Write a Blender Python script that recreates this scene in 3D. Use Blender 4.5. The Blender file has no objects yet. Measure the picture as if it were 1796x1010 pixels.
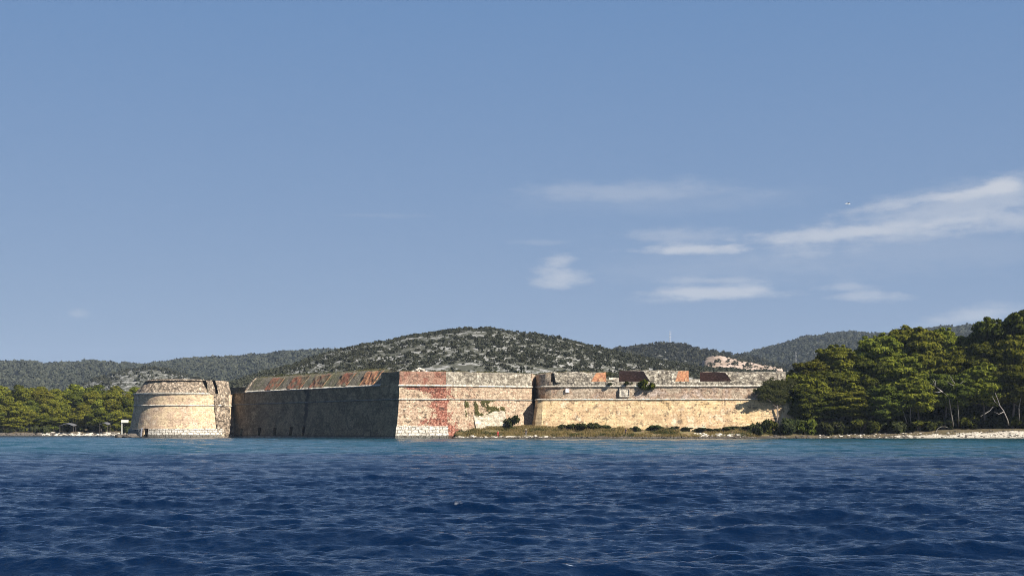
import bpy, math, random
import numpy as np
from mathutils import Vector, Matrix

# ------------------------------------------------------------------ camera
SC = bpy.context.scene
COL = SC.collection
F, CX, HY, CAMH = 2467.0, 898.0, 756.0, 2.0      # focal length (photo px), centre column, horizon row, eye height (m)
cam_data = bpy.data.cameras.new('camera')
cam = bpy.data.objects.new('camera', cam_data); COL.objects.link(cam)
cam_data.sensor_width = 36.0
cam_data.lens = 36.0 * F / 1796.0
cam_data.shift_y = (HY - 505.0) / 1796.0
cam_data.clip_start = 0.5; cam_data.clip_end = 40000.0
cam.location = (0, 0, CAMH); cam.rotation_euler = (math.radians(90), 0, 0)
SC.camera = cam

# ------------------------------------------------------------------ sun, sky, exposure
SUN_AZ, SUN_EL = math.radians(125.5), math.radians(39.0)
SUN_DIR = Vector((math.sin(SUN_AZ) * math.cos(SUN_EL), math.cos(SUN_AZ) * math.cos(SUN_EL), math.sin(SUN_EL)))
sl = bpy.data.lights.new('sun', 'SUN'); sl.energy = 5.0; sl.angle = math.radians(0.5); sl.color = (1.0, 0.94, 0.84)
so = bpy.data.objects.new('sun', sl); COL.objects.link(so)
so.rotation_euler = SUN_DIR.to_track_quat('Z', 'Y').to_euler(); so.location = (60, -40, 80)
SC.view_settings.view_transform = 'Standard'; SC.view_settings.look = 'None'
SC.view_settings.gamma = 1.0; SC.view_settings.use_curve_mapping = False
SC.view_settings.exposure = 1.25
SKY_STRENGTH = 0.045
SC.cycles.use_denoising = True
SC.cycles.denoising_prefilter = 'NONE'
SC.cycles.filter_width = 1.0
SC.cycles.sample_clamp_indirect = 4.0

class NT:
    """small helper for node trees"""
    def __init__(s, tree): s.t = tree; s.L = tree.links
    def put(s, sock, v):
        if v is None: return
        if isinstance(v, bpy.types.NodeSocket): s.L.new(v, sock)
        elif isinstance(v, bpy.types.Node): s.L.new(v.outputs[0], sock)
        else:
            if sock.type == 'RGBA' and hasattr(v, '__len__') and len(v) == 3: v = (*v, 1)
            sock.default_value = v
    def n(s, typ, props=None, **inp):
        nd = s.t.nodes.new(typ)
        for k, v in (props or {}).items(): setattr(nd, k, v)
        for k, v in inp.items():
            key = int(k[1:]) if k[0] == 'i' and k[1:].isdigit() else k.replace('_', ' ')
            s.put(nd.inputs[key], v)
        return nd
    def m(s, op, a, b=None, c=None, clamp=False):
        nd = s.t.nodes.new('ShaderNodeMath'); nd.operation = op; nd.use_clamp = clamp
        s.put(nd.inputs[0], a); s.put(nd.inputs[1], b); s.put(nd.inputs[2], c)
        return nd.outputs[0]
    def mix(s, fac, a, b, mode='MIX'):
        nd = s.t.nodes.new('ShaderNodeMix'); nd.data_type = 'RGBA'; nd.blend_type = mode; nd.clamp_factor = True
        s.put(nd.inputs[0], fac); s.put(nd.inputs[6], a); s.put(nd.inputs[7], b)
        return nd.outputs[2]
    def ss(s, x, lo, hi):
        nd = s.t.nodes.new('ShaderNodeMapRange'); nd.interpolation_type = 'SMOOTHSTEP'
        s.put(nd.inputs[0], x); s.put(nd.inputs[1], lo); s.put(nd.inputs[2], hi)
        return nd.outputs[0]
    def xyz(s, x, y, z):
        nd = s.t.nodes.new('ShaderNodeCombineXYZ')
        s.put(nd.inputs[0], x); s.put(nd.inputs[1], y); s.put(nd.inputs[2], z); return nd.outputs[0]
    def sep(s, v):
        nd = s.t.nodes.new('ShaderNodeSeparateXYZ'); s.put(nd.inputs[0], v); return nd.outputs
    def noise(s, vec, scale, detail=4, rough=0.55, dist=0.0):
        return s.n('ShaderNodeTexNoise', Vector=vec, Scale=scale, Detail=detail, Roughness=rough, Distortion=dist).outputs[0]
    def ramp(s, fac, stops):
        nd = s.t.nodes.new('ShaderNodeValToRGB'); e = nd.color_ramp.elements
        while len(e) < len(stops): e.new(0.5)
        for el, (p, c) in zip(e, stops): el.position = p; el.color = (*c, 1)
        s.put(nd.inputs[0], fac); return nd.outputs[0]

world = bpy.data.worlds.new('World'); SC.world = world; world.use_nodes = True
w = NT(world.node_tree); world.node_tree.nodes.clear()
sky = w.n('ShaderNodeTexSky', dict(sky_type='NISHITA', sun_disc=False, sun_elevation=SUN_EL, sun_rotation=SUN_AZ,
                                   altitude=0.0, air_density=1.0, dust_density=0.4, ozone_density=2.0))
d = w.sep(w.n('ShaderNodeTexCoord').outputs['Generated'])
az = w.m('ARCTAN2', d[0], d[1]); el = w.m('ARCSINE', d[2])
stretch = w.xyz(w.m('MULTIPLY', az, 20.0), w.m('MULTIPLY', el, 80.0), 0.3)
n1 = w.m('SUBTRACT', w.noise(stretch, 1.0, 5, 0.6), 0.5)
n2 = w.m('SUBTRACT', w.noise(w.xyz(w.m('MULTIPLY', az, 60.0), w.m('MULTIPLY', el, 130.0), 4.0), 1.0, 5, 0.6), 0.5)
def adir(px, py):
    X, Z = (px - CX) / F, (HY - py) / F
    return math.atan2(X, 1), math.atan2(Z, math.hypot(X, 1))
CLOUDS = [  # photo column, row, half-width, half-height, tilt, opacity, raggedness
    (1110, 335, 230, 24, 0.00, 0.26, 0.7), (985, 484, 66, 26, 0.0, 0.7, 0.8), (985, 456, 40, 16, 0.0, 0.55, 0.8),
    (1205, 437, 130, 13, 0.0, 0.8, 0.8), (1205, 416, 140, 22, 0.0, 0.34, 0.8), (1225, 513, 180, 15, 0.0, 0.75, 0.8),
    (1250, 492, 120, 10, 0.0, 0.34, 1.0), (1150, 526, 80, 10, 0.0, 0.28, 1.0), (1515, 521, 80, 11, 0.0, 0.48, 1.0),
    (1480, 504, 60, 8, 0.0, 0.36, 1.0), (1640, 374, 300, 50, -0.16, 0.55, 0.7), (1470, 408, 200, 16, -0.06, 0.65, 0.7),
    (1570, 358, 160, 12, -0.12, 0.45, 0.8), (1800, 386, 170, 26, 0.0, 0.55, 0.7), (1757, 325, 36, 17, 0.0, 1.0, 0.45), (1738, 331, 46, 11, -0.1, 0.8, 0.5),
    (1700, 341, 80, 11, -0.12, 0.65, 0.7), (135, 550, 20, 8, 0.0, 0.25, 1.0), (1710, 556, 95, 26, -0.1, 0.55, 0.8),
    (660, 378, 120, 5, 0.0, 0.10, 1.0), (1600, 440, 420, 60, -0.05, 0.16, 0.5), (1150, 350, 330, 34, 0.0, 0.12, 0.5), (1250, 470, 300, 50, 0.0, 0.12, 0.5), (960, 425, 70, 6, 0.0, 0.15, 1.0)]
acc = None
for (px, py, rx, ry, tilt, op, rag) in CLOUDS:
    a0, e0 = adir(px, py); ra, re = rx / F, ry / F
    da = w.m('DIVIDE', w.m('SUBTRACT', az, a0), ra)
    de = w.m('DIVIDE', w.m('SUBTRACT', w.m('MULTIPLY_ADD', w.m('SUBTRACT', az, a0), tilt, el), e0), re)
    r2 = w.m('MULTIPLY_ADD', da, da, w.m('MULTIPLY', de, de))
    # the lower edge is flatter and crisper, the top frayed
    val = w.m('SUBTRACT', 1.0, w.m('SQRT', r2))
    val = w.m('MULTIPLY_ADD', n1, 2.2 * rag, val)
    val = w.m('MULTIPLY_ADD', n2, 1.1 * rag, val)
    mk = w.m('MULTIPLY', w.ss(val, -0.05, 0.9), op)
    acc = mk if acc is None else w.m('SUBTRACT', 1.0, w.m('MULTIPLY', w.m('SUBTRACT', 1.0, acc), w.m('SUBTRACT', 1.0, mk)))
acc = w.m('MULTIPLY', acc, w.m('GREATER_THAN', d[1], 0.0))
# clear autumn air: pull the sunset-yellow horizon of the bare model towards the pale blue band of a midday sky
blue = w.ramp(w.m('MULTIPLY', d[2], 2.0), [(0.0, (2.35, 3.15, 4.65)), (0.16, (2.1, 3.0, 4.65)), (0.60, (1.28, 2.42, 4.55)), (1.0, (0.8, 1.75, 3.8))])
tint = w.mix(w.m('MULTIPLY_ADD', w.ss(d[2], 0.3, 0.7), -0.6, 0.9), sky.outputs[0], blue)
cl = w.mix(w.m('MULTIPLY', acc, 0.85), tint, (5.7, 5.95, 6.4))
bg = w.n('ShaderNodeBackground', Color=cl, Strength=SKY_STRENGTH)
w.L.new(bg.outputs[0], w.n('ShaderNodeOutputWorld').inputs[0])

# ------------------------------------------------------------------ helpers
rng = np.random.default_rng(11)
random.seed(5)
def at(px, py, Y): return Vector(((px - CX) / F * Y, Y, CAMH + (HY - py) / F * Y))
def ax(px, Y): return (px - CX) / F * Y
def az_(py, Y): return CAMH + (HY - py) / F * Y

def mesh_obj(name, verts, faces, mats, parent=None, uvs=None, fmat=None, smooth=False, attrs=None):
    """ONE mesh object. faces: list of tuples or an (n,k) array; uvs: per-vertex array"""
    me = bpy.data.meshes.new(name)
    verts = np.asarray(verts, dtype=np.float32)
    if isinstance(faces, np.ndarray):
        nf, k = faces.shape
        me.vertices.add(len(verts)); me.vertices.foreach_set('co', verts.ravel())
        me.loops.add(nf * k); me.loops.foreach_set('vertex_index', faces.astype(np.int32).ravel())
        me.polygons.add(nf); me.polygons.foreach_set('loop_start', np.arange(0, nf * k, k, dtype=np.int32))
        me.update(calc_edges=True)
    else:
        me.from_pydata([tuple(v) for v in verts], [], [tuple(f) for f in faces]); me.update()
    for mt in (mats if isinstance(mats, (list, tuple)) else [mats]): me.materials.append(mt)
    if fmat is not None: me.polygons.foreach_set('material_index', np.asarray(fmat, dtype=np.int32))
    if uvs is not None:
        uv = me.uv_layers.new(name='UVMap')
        li = np.empty(len(me.loops), dtype=np.int32); me.loops.foreach_get('vertex_index', li)
        uv.data.foreach_set('uv', np.asarray(uvs, dtype=np.float32)[li].ravel())
    for k, v in (attrs or {}).items():
        a = me.attributes.new(k, 'FLOAT', 'POINT'); a.data.foreach_set('value', np.asarray(v, dtype=np.float32))
    me.polygons.foreach_set('use_smooth', np.full(len(me.polygons), smooth))
    me.validate(); me.update()
    o = bpy.data.objects.new(name, me); COL.objects.link(o)
    if parent is not None: o.parent = parent
    return o

def tag(o, label=None, cat=None, group=None, kind=None):
    for k, v in (('label', label), ('category', cat), ('group', group), ('kind', kind)):
        if v: o[k] = v
    return o
def empty(name, loc=(0, 0, 0), label=None, cat=None, group=None, rz=0.0):
    o = bpy.data.objects.new(name, None); COL.objects.link(o); o.location = loc; o.rotation_euler = (0, 0, rz)
    o.empty_display_size = 0.5
    return tag(o, label, cat, group)

def vnoise(x, y, seed=0):
    """2-D value noise in -1..1"""
    x = np.asarray(x, dtype=np.float64); y = np.asarray(y, dtype=np.float64)
    xi, yi = np.floor(x).astype(np.int64), np.floor(y).astype(np.int64)
    fx, fy = x - xi, y - yi; fx = fx * fx * (3 - 2 * fx); fy = fy * fy * (3 - 2 * fy)
    def h(a, b):
        v = (a * 374761393 + b * 668265263 + seed * 974634777) & 0x7fffffff
        v = ((v ^ (v >> 13)) * 1274126177) & 0x7fffffff
        return ((v ^ (v >> 16)) & 0xffff) / 32767.5 - 1
    return (h(xi, yi) * (1 - fx) + h(xi + 1, yi) * fx) * (1 - fy) + (h(xi, yi + 1) * (1 - fx) + h(xi + 1, yi + 1) * fx) * fy
def fbm(x, y, seed=0, octv=4):
    s, a = 0, 1.0
    for i in range(octv): s = s + a * vnoise(x * 2 ** i, y * 2 ** i, seed + i * 7); a *= 0.5
    return s / 1.9
def sstep(x, a, b):
    t = np.clip((np.asarray(x, dtype=np.float64) - a) / (b - a), 0, 1); return t * t * (3 - 2 * t)

def new_mat(name):
    mt = bpy.data.materials.new(name); mt.use_nodes = True; mt.node_tree.nodes.clear()
    t = NT(mt.node_tree); return mt, t
def finish(t, color, rough=0.9, bump=None, bstr=0.5, bdist=0.1, spec=0.3, **extra):
    p = t.n('ShaderNodeBsdfPrincipled', Base_Color=color, Roughness=rough)
    p.inputs['Specular IOR Level'].default_value = spec
    for k, v in extra.items(): t.put(p.inputs[k.replace('_', ' ')], v)
    if bump is not None:
        b = t.n('ShaderNodeBump', Height=bump, Strength=bstr, Distance=bdist); t.L.new(b.outputs[0], p.inputs['Normal'])
    t.L.new(p.outputs[0], t.n('ShaderNodeOutputMaterial').inputs[0])
    return p

def simple_mat(name, col, rough=0.8, var=0.25, scale=3.0, spec=0.3, metallic=0.0):
    mt, t = new_mat(name)
    co = t.n('ShaderNodeTexCoord').outputs['Object']
    nz = t.noise(co, scale, 5)
    c = t.mix(nz, [v * (1 - var) for v in col], [min(1, v * (1 + var)) for v in col])
    finish(t, c, rough, nz, 0.3, 0.03, spec, Metallic=metallic)
    return mt

def masonry(name, cols, brick=(0.9, 0.45), mortar=0.03, brick_var=0.42, mort_dark=0.5, pits=0.5, pit_scale=0.8,
            streak=0.25, streak_col=(0.06, 0.06, 0.055), large=0.12, layer=None, bumpd=0.12, pit_col=(0.05, 0.042, 0.036), topdark=None, seed=0.0,
            damp=True, rubble=0.0, fine_amt=1.0):
    """weathered stone: large colour drifts, coursed stones, per-stone tint, pits, rain streaks, damp foot; UVs are metres"""
    mt, t = new_mat(name)
    uv = t.n('ShaderNodeUVMap').outputs[0]
    s = t.sep(uv); u, v = s[0], s[1]
    uvs = t.xyz(t.m('ADD', u, seed), v, seed * 0.37)
    wob = t.n('ShaderNodeTexNoise', Vector=uvs, Scale=0.8, Detail=3.0)
    off = t.n('ShaderNodeVectorMath', dict(operation='MULTIPLY_ADD'), i0=wob.outputs[1], i1=(0.35, 0.22, 0), i2=uvs).outputs[0]
    nl = t.noise(uvs, large, 5, 0.6)
    nl2 = t.noise(t.xyz(t.m('ADD', u, 31.0), v, 2.0), large * 3.1, 5, 0.65)
    k = len(cols)
    base = t.ramp(t.m('MULTIPLY_ADD', nl2, 0.5, t.m('MULTIPLY', nl, 0.5)), [(0.40 + 0.20 * i / max(1, k - 1), c) for i, c in enumerate(cols)])
    bt = t.n('ShaderNodeTexBrick', dict(offset=0.5, squash=1.0), Vector=off, Color1=(0.15,) * 3, Color2=(1.0,) * 3, Mortar=(0.5,) * 3,
             Scale=1.0, Mortar_Size=mortar, Mortar_Smooth=0.5, Bias=0.0, Brick_Width=brick[0], Row_Height=brick[1])
    per = t.m('SUBTRACT', t.n('ShaderNodeSeparateColor', Color=bt.outputs[0]).outputs[0], 0.55)
    base = t.mix(1.0, base, t.n('ShaderNodeCombineColor', i0=t.m('MULTIPLY_ADD', per, brick_var, 1.0), i1=t.m('MULTIPLY_ADD', per, brick_var * 1.05, 1.0), i2=t.m('MULTIPLY_ADD', per, brick_var * 1.15, 1.0)).outputs[0], 'MULTIPLY')
    fine = t.noise(off, 2.3, 6, 0.7)
    base = t.mix(t.m('MULTIPLY', t.ss(fine, 0.60, 0.36), 0.8 * fine_amt), base, t.mix(1.0, base, (0.36, 0.33, 0.31), 'MULTIPLY'))
    base = t.mix(t.m('MULTIPLY', t.ss(fine, 0.55, 0.75), 0.45 * fine_amt), base, t.mix(1.0, base, (1.5, 1.46, 1.4), 'MULTIPLY'))
    base = t.mix(t.m('MULTIPLY', bt.outputs[1], mort_dark), base, t.mix(1.0, base, (0.35, 0.33, 0.31), 'MULTIPLY'))
    hgt = t.m('MULTIPLY_ADD', bt.outputs[1], -0.6, t.m('MULTIPLY', fine, 0.7))
    if rubble:
        vo = t.n('ShaderNodeTexVoronoi', dict(feature='F1'), Vector=off, Scale=1.25, Randomness=1.0)
        tone = t.n('ShaderNodeSeparateColor', Color=vo.outputs[1]).outputs[0]
        gap = t.ss(vo.outputs[0], 0.50, 0.72)
        base = t.mix(1.0, base, t.ramp(tone, [(0.0, (0.55, 0.53, 0.5)), (1.0, (1.35, 1.33, 1.3))]), 'MULTIPLY')
        base = t.mix(t.m('MULTIPLY', gap, rubble), base, pit_col)
        hgt = t.m('MULTIPLY_ADD', gap, -0.8, hgt)
    if layer is not None:
        # a second skin (bare brick under lost plaster ...) with a ragged border; layer = (function(t,u,v)->0..1, colours, brick)
        fn, lcols, lbr = layer
        edge = t.m('MULTIPLY_ADD', t.m('SUBTRACT', t.noise(uvs, 0.36, 6, 0.7), 0.5), 3.4, t.m('MULTIPLY', t.m('SUBTRACT', t.noise(uvs, 2.6, 6, 0.8), 0.5), 2.2))
        mask = t.ss(t.m('ADD', edge, fn(t, u, v)), 0.45, 0.55)
        b2 = t.n('ShaderNodeTexBrick', Vector=off, Color1=(0.0,) * 3, Color2=(1.0,) * 3, Mortar=(0.5,) * 3, Scale=1.0, Mortar_Size=0.03,
                 Mortar_Smooth=0.4, Brick_Width=lbr[0], Row_Height=lbr[1])
        m2 = t.noise(off, 1.9, 7, 0.85)
        lc = t.ramp(m2, [(0.42 + 0.15 * i / max(1, len(lcols) - 1), c) for i, c in enumerate(lcols)])
        lc = t.mix(t.m('MULTIPLY', b2.outputs[1], 0.35), lc, (0.3, 0.2, 0.15))
        base = t.mix(mask, base, lc)
        hgt = t.m('MULTIPLY_ADD', mask, -0.7, hgt)
    if pits:
        pn = t.noise(t.xyz(t.m('ADD', u, 7.7), t.m('MULTIPLY', v, 1.15), 5.0 + seed), pit_scale, 6, 0.75)
        pm = t.ss(pn, 0.565, 0.62)
        pn2 = t.noise(t.xyz(t.m('ADD', u, 90.0), v, 1.0 + seed), pit_scale * 2.4, 5, 0.7)
        pm2 = t.ss(pn2, 0.585, 0.64)
        pa = t.m('MAXIMUM', pm, pm2)
        base = t.mix(t.m('MULTIPLY', pa, pits), base, pit_col)
        hgt = t.m('MULTIPLY_ADD', pa, -0.9, hgt)
    if streak:
        sn = t.noise(t.xyz(t.m('MULTIPLY', u, 0.9), t.m('MULTIPLY', v, 0.07), 3.0 + seed), 1.0, 6, 0.7)
        base = t.mix(t.m('MULTIPLY', t.ss(sn, 0.54, 0.72), streak), base, streak_col)
    if damp:
        z = t.sep(t.n('ShaderNodeNewGeometry').outputs['Position'])[2]
        dm = t.ss(t.m('MULTIPLY_ADD', fine, 0.7, z), 1.5, 0.7)
        base = t.mix(t.m('MULTIPLY', dm, 0.85), base, (0.022, 0.022, 0.018))
    finish(t, base, 0.95, hgt, 0.7, bumpd, 0.15)
    return mt

# ------------------------------------------------------------------ water
def build_water():
    th = np.concatenate([np.linspace(-64, -27, 40, endpoint=False), np.linspace(-26, 26, 760), np.linspace(27, 64, 41)[1:]]) * math.pi / 180
    r = [3.0]
    while r[-1] < 5000:
        q = r[-1]
        st = 0.05 if q < 15 else 0.0026 if q < 60 else 0.0040 if q < 440 else 0.0040 + min(0.25, (q - 440) / 8000)
        r.append(q * (1 + st))
    r = np.array(r)
    R, T = np.meshgrid(r, th, indexing='ij')
    X, Y = R * np.sin(T), R * np.cos(T)
    drv = np.maximum(np.gradient(r), r * 0.0013)
    g = np.random.default_rng(3)
    H = np.zeros_like(X); DX = np.zeros_like(X); DY = np.zeros_like(X)
    N = 170
    for i in range(N):
        lam = 0.15 * (6.5 / 0.15) ** ((i + g.random()) / N)
        ang = math.radians(-98 + g.normal() * (23 if lam < 1.8 else 16)); ph0 = g.random() * 2 * math.pi
        sel = np.where((r > 13) & (r < 700) & (lam / drv > 1.5))[0]
        if len(sel) == 0: continue
        a_, b_ = sel[0], sel[-1] + 1
        Xn, Yn = X[a_:b_].astype(np.float32), Y[a_:b_].astype(np.float32)
        k = 2 * math.pi / lam
        slope = 0.034 * (1.0 + 0.95 * math.exp(-(math.log(lam / 0.42) / 0.65) ** 2)) * (1.0 if lam < 1.8 else 0.72)
        chop = 0.45 if lam > 0.6 else 0.2
        a = slope / k
        kx, ky = k * math.cos(ang), k * math.sin(ang)
        ph = kx * Xn + ky * Yn + ph0
        att = sstep(lam / drv[a_:b_], 1.4, 2.4).astype(np.float32)[:, None]
        # groups of waves: each train swells and dies away
        grp = 0.6 + 0.75 * np.sin(Xn * (k * 0.13) + i * 1.7) * np.sin(Yn * (k * 0.19) + Xn * k * .05 + i * 2.9)
        A = a * att * np.clip(grp, 0, 2)
        c, s_ = np.cos(ph), np.sin(ph)
        H[a_:b_] += A * c; DX[a_:b_] -= chop * A * s_ * math.cos(ang); DY[a_:b_] -= chop * A * s_ * math.sin(ang)
    # a few larger seas seen breaking or about to
    foam = np.zeros_like(X)
    for (px, py, wid, amp, fo) in [(820, 893, 1.5, 0.16, 0.85), (175, 893, 1.4, 0.17, 0.35), (1610, 893, 1.5, 0.15, 0.0), (1060, 1003, 0.9, 0.10, 0.7),
                                   (1660, 965, 1.3, 0.10, 0.0), (640, 962, 1.2, 0.10, 0.0), (330, 935, 1.3, 0.07, 0.0), (1500, 960, 1.6, 0.07, 0), (960, 912, 1.1, 0.09, 0)]:
        Yc = CAMH * F / (py - HY); Xc = ax(px, Yc)
        bend = 0.10 * vnoise(X * 0.9, Y * 0.2, 5)
        yy = Y - Yc + bend + 0.06 * (X - Xc)
        e = np.exp(-((X - Xc) / wid) ** 2 * 0.8)
        H += amp * e * (np.exp(-(yy / 0.42) ** 2) - 0.45 * np.exp(-((yy + 1.0) / 0.6) ** 2))
        DY -= 0.25 * amp * e * np.exp(-((yy) / 0.42) ** 2)
        rag = 0.62 + 0.5 * vnoise(X * 5.0, Y * 2, 8) + 0.45 * vnoise(X * 11, Y * 5, 9)
        ee = np.exp(-((X - Xc + 0.45 * wid) / (wid * 0.42)) ** 2)
        foam = np.maximum(foam, fo * ee * np.exp(-((yy - 0.02 + 0.12 * vnoise(X * 3, X * 0, 6)) / 0.10) ** 2) * np.clip(rag, 0, 1.1) * 1.1)
    P = np.stack([X + DX, Y + DY, H], -1).reshape(-1, 3)
    nr, nt = X.shape
    idx = np.arange(nr * nt).reshape(nr, nt)
    faces = np.stack([idx[:-1, :-1], idx[:-1, 1:], idx[1:, 1:], idx[1:, :-1]], -1).reshape(-1, 4)[:, ::-1]
    mt, t = new_mat('sea_water')
    pos = t.n('ShaderNodeNewGeometry').outputs['Position']
    s = t.sep(pos)
    flat = t.xyz(s[0], s[1], 0.0)
    patch = t.noise(t.xyz(t.m('MULTIPLY', s[0], 0.02), t.m('MULTIPLY', s[1], 0.05), 0.0), 1.0, 4)
    shoal = t.m('MULTIPLY_ADD', t.m('SUBTRACT', patch, 0.5), 150.0, s[1])
    f1 = t.ss(shoal, 85.0, 165.0)
    f2 = t.ss(shoal, 330.0, 440.0)
    deep = t.mix(t.noise(flat, 0.12, 3), (0.0004, 0.0050, 0.0190), (0.0007, 0.0074, 0.028))
    col = t.mix(f1, deep, (0.0012, 0.034, 0.046))
    col = t.mix(t.m('MULTIPLY', f2, 0.7), col, (0.001, 0.010, 0.032))
    fa = t.n('ShaderNodeAttribute', dict(attribute_name='foam')).outputs['Fac']
    fm = t.ss(fa, 0.3, 1.0)
    col = t.mix(fm, col, (0.6, 0.63, 0.66))
    b1 = t.noise(t.xyz(t.m('MULTIPLY', s[0], 1.0), t.m('MULTIPLY', s[1], 1.5), s[2]), 7.0, 4, 0.62, 0.4)
    b2 = t.noise(t.xyz(s[0], t.m('MULTIPLY', s[1], 1.4), s[2]), 0.9, 4, 0.6, 0.3)
    hb = t.m('MULTIPLY_ADD', b2, 1.2, b1)
    dist = t.ss(s[1], 25.0, 220.0)
    gust = t.noise(t.xyz(t.m('MULTIPLY', s[0], 0.03), t.m('MULTIPLY', s[1], 0.11), 2.0), 1.0, 5, 0.65)
    rg = t.m('MULTIPLY_ADD', t.ss(gust, 0.40, 0.62), t.m('MULTIPLY', dist, 0.22), t.m('MULTIPLY_ADD', fm, 0.6, 0.09))
    finish(t, col, rg, t.m('MULTIPLY', hb, t.m('MULTIPLY_ADD', gust, 1.0, 0.4)), 0.7, 0.06, 0.5, IOR=1.333)
    o = mesh_obj('sea', P, faces, mt, smooth=True, attrs=dict(foam=foam.ravel()))
    tag(o, 'deep blue choppy sea in front of the fortress', kind='structure')
build_water()

# ------------------------------------------------------------------ fortress
def miters(poly):
    P = [Vector(p) for p in poly]; M = []
    for i in range(len(P)):
        ns = []
        for a, b in ((i - 1, i), (i, i + 1)):
            if 0 <= a and b < len(P):
                dd = (P[b] - P[a]).normalized(); ns.append(Vector((dd.y, -dd.x)))
        mm = sum(ns, Vector((0, 0))).normalized()
        M.append(mm / max(0.35, mm.dot(ns[0])))
    return P, M

def strip(name, mat, parent, poly, levels, i0=0, i1=None, du=1.0, dz=1.0, holes=(), jit=0.0, ragged=0.0, closed_top=None, cell=1.3, u0=None, u1=None,
          extra_u=(), fm=None, seed=0, sag=0.0):
    """wall sheet along poly[i0..i1]; levels: (height, outward offset). UVs: metres along, height. holes: (u0,u1,z0,z1,depth)"""
    P, M = miters(poly)
    i1 = len(P) - 1 if i1 is None else i1
    cum = [0.0]
    for i in range(i0, i1): cum.append(cum[-1] + (P[i + 1] - P[i]).length)
    us = set()
    for i in range(len(cum) - 1):
        n = max(1, int(round((cum[i + 1] - cum[i]) / du)))
        for k in range(n + 1): us.add(round(cum[i] + (cum[i + 1] - cum[i]) * k / n, 4))
    for h in holes: us.update((round(h[0], 4), round(h[1], 4)))
    us.update(extra_u)
    if u0 is not None: us = {x for x in us if x >= u0 - 1e-4}; us.add(u0)
    if u1 is not None: us = {x for x in us if x <= u1 + 1e-4}; us.add(u1)
    us = sorted(us)
    us = [x for i, x in enumerate(us) if i == 0 or x - us[i - 1] > 0.02]
    L = []
    for j in range(len(levels) - 1):
        (za, oa), (zb, ob) = levels[j], levels[j + 1]
        n = max(1, int(round(math.hypot(zb - za, ob - oa) / dz)))
        pts = {k / n for k in range(n)}
        for h in holes:
            for hz in (h[2], h[3]):
                if zb > za and za < hz < zb: pts.add((hz - za) / (zb - za))
        for q in sorted(pts): L.append((za + (zb - za) * q, oa + (ob - oa) * q))
    L.append(levels[-1])
    V, UV = [], []
    arc = [0.0]
    for j in range(1, len(L)): arc.append(arc[-1] + math.hypot(L[j][0] - L[j - 1][0], L[j][1] - L[j - 1][1]))
    def base(uu):
        for i in range(len(cum) - 1):
            if uu <= cum[i + 1] + 1e-6 or i == len(cum) - 2:
                q = (uu - cum[i]) / (cum[i + 1] - cum[i])
                return P[i0 + i].lerp(P[i0 + i + 1], q), M[i0 + i].lerp(M[i0 + i + 1], q)
    B = [base(x) for x in us]
    fine_u = np.array(us)
    for j, (z, of) in enumerate(L):
        jn = vnoise(fine_u / cell, np.full_like(fine_u, z / cell + 3), 17 + seed) * jit if jit else np.zeros_like(fine_u)
        top = sstep(j, len(L) - 3.01, len(L) - 1.0) if ragged else 0
        rz = (fbm(fine_u / 2.2, np.zeros_like(fine_u) + seed * 3.3, 23 + seed, 4)) * ragged * top if ragged else np.zeros_like(fine_u)
        for k, uu in enumerate(us):
            p, m = B[k]
            q = p + m * (of + jn[k])
            V.append((q.x, q.y, z + rz[k])); UV.append((uu, L[0][0] + arc[j]))
    nu = len(us)
    faces, fmat = [], []
    for j in range(len(L) - 1):
        for k in range(nu - 1):
            um, zm = (us[k] + us[k + 1]) / 2, (L[j][0] + L[j + 1][0]) / 2
            if any(h[0] < um < h[1] and h[2] < zm < h[3] for h in holes): continue
            a = j * nu + k
            faces.append((a, a + 1, a + nu + 1, a + nu))
            fmat.append(fm(um, zm) if fm else 0)
    for h in holes:                                    # reveals of an opening, cut into the wall's thickness
        dep = h[4]
        def pt(uu, zz, back):
            p, m = base(uu)
            for (za, oa), (zb, ob) in zip(levels, levels[1:]):
                if za <= zz <= zb: of = oa + (ob - oa) * (zz - za) / max(1e-6, zb - za); break
            q = p + m * (of - back); return (q.x, q.y, zz)
        c = [(h[0], h[2]), (h[1], h[2]), (h[1], h[3]), (h[0], h[3])]
        s0 = len(V)
        for (uu, zz) in c: V.append(pt(uu, zz, 0)); UV.append((uu, zz))
        for (uu, zz) in c: V.append(pt(uu, zz, dep)); UV.append((uu + dep, zz))
        for a in range(4):
            b = (a + 1) % 4; faces.append((s0 + a, s0 + 4 + a, s0 + 4 + b, s0 + b)); fmat.append(0)
        faces.append((s0 + 4, s0 + 5, s0 + 6, s0 + 7)); fmat.append(0)
    return mesh_obj(name, V, faces, mat, parent, UV, fmat)

def rib(name, mat, parent, poly, z, r, off, i0=0, i1=None, proud=0.30, du=1.0, u0=None, u1=None, seed=0, jit=0.05):
    """half-round string course standing proud of the wall"""
    lv = [(z - r, off - 0.15)] + [(z + r * math.sin(a), off + proud * math.cos(a)) for a in np.linspace(-1.5, 1.5, 7)] + [(z + r, off - 0.15)]
    return strip(name, mat, parent, poly, lv, i0, i1, du=du, dz=5, u0=u0, u1=u1, jit=jit, seed=seed, cell=2.0)

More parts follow.
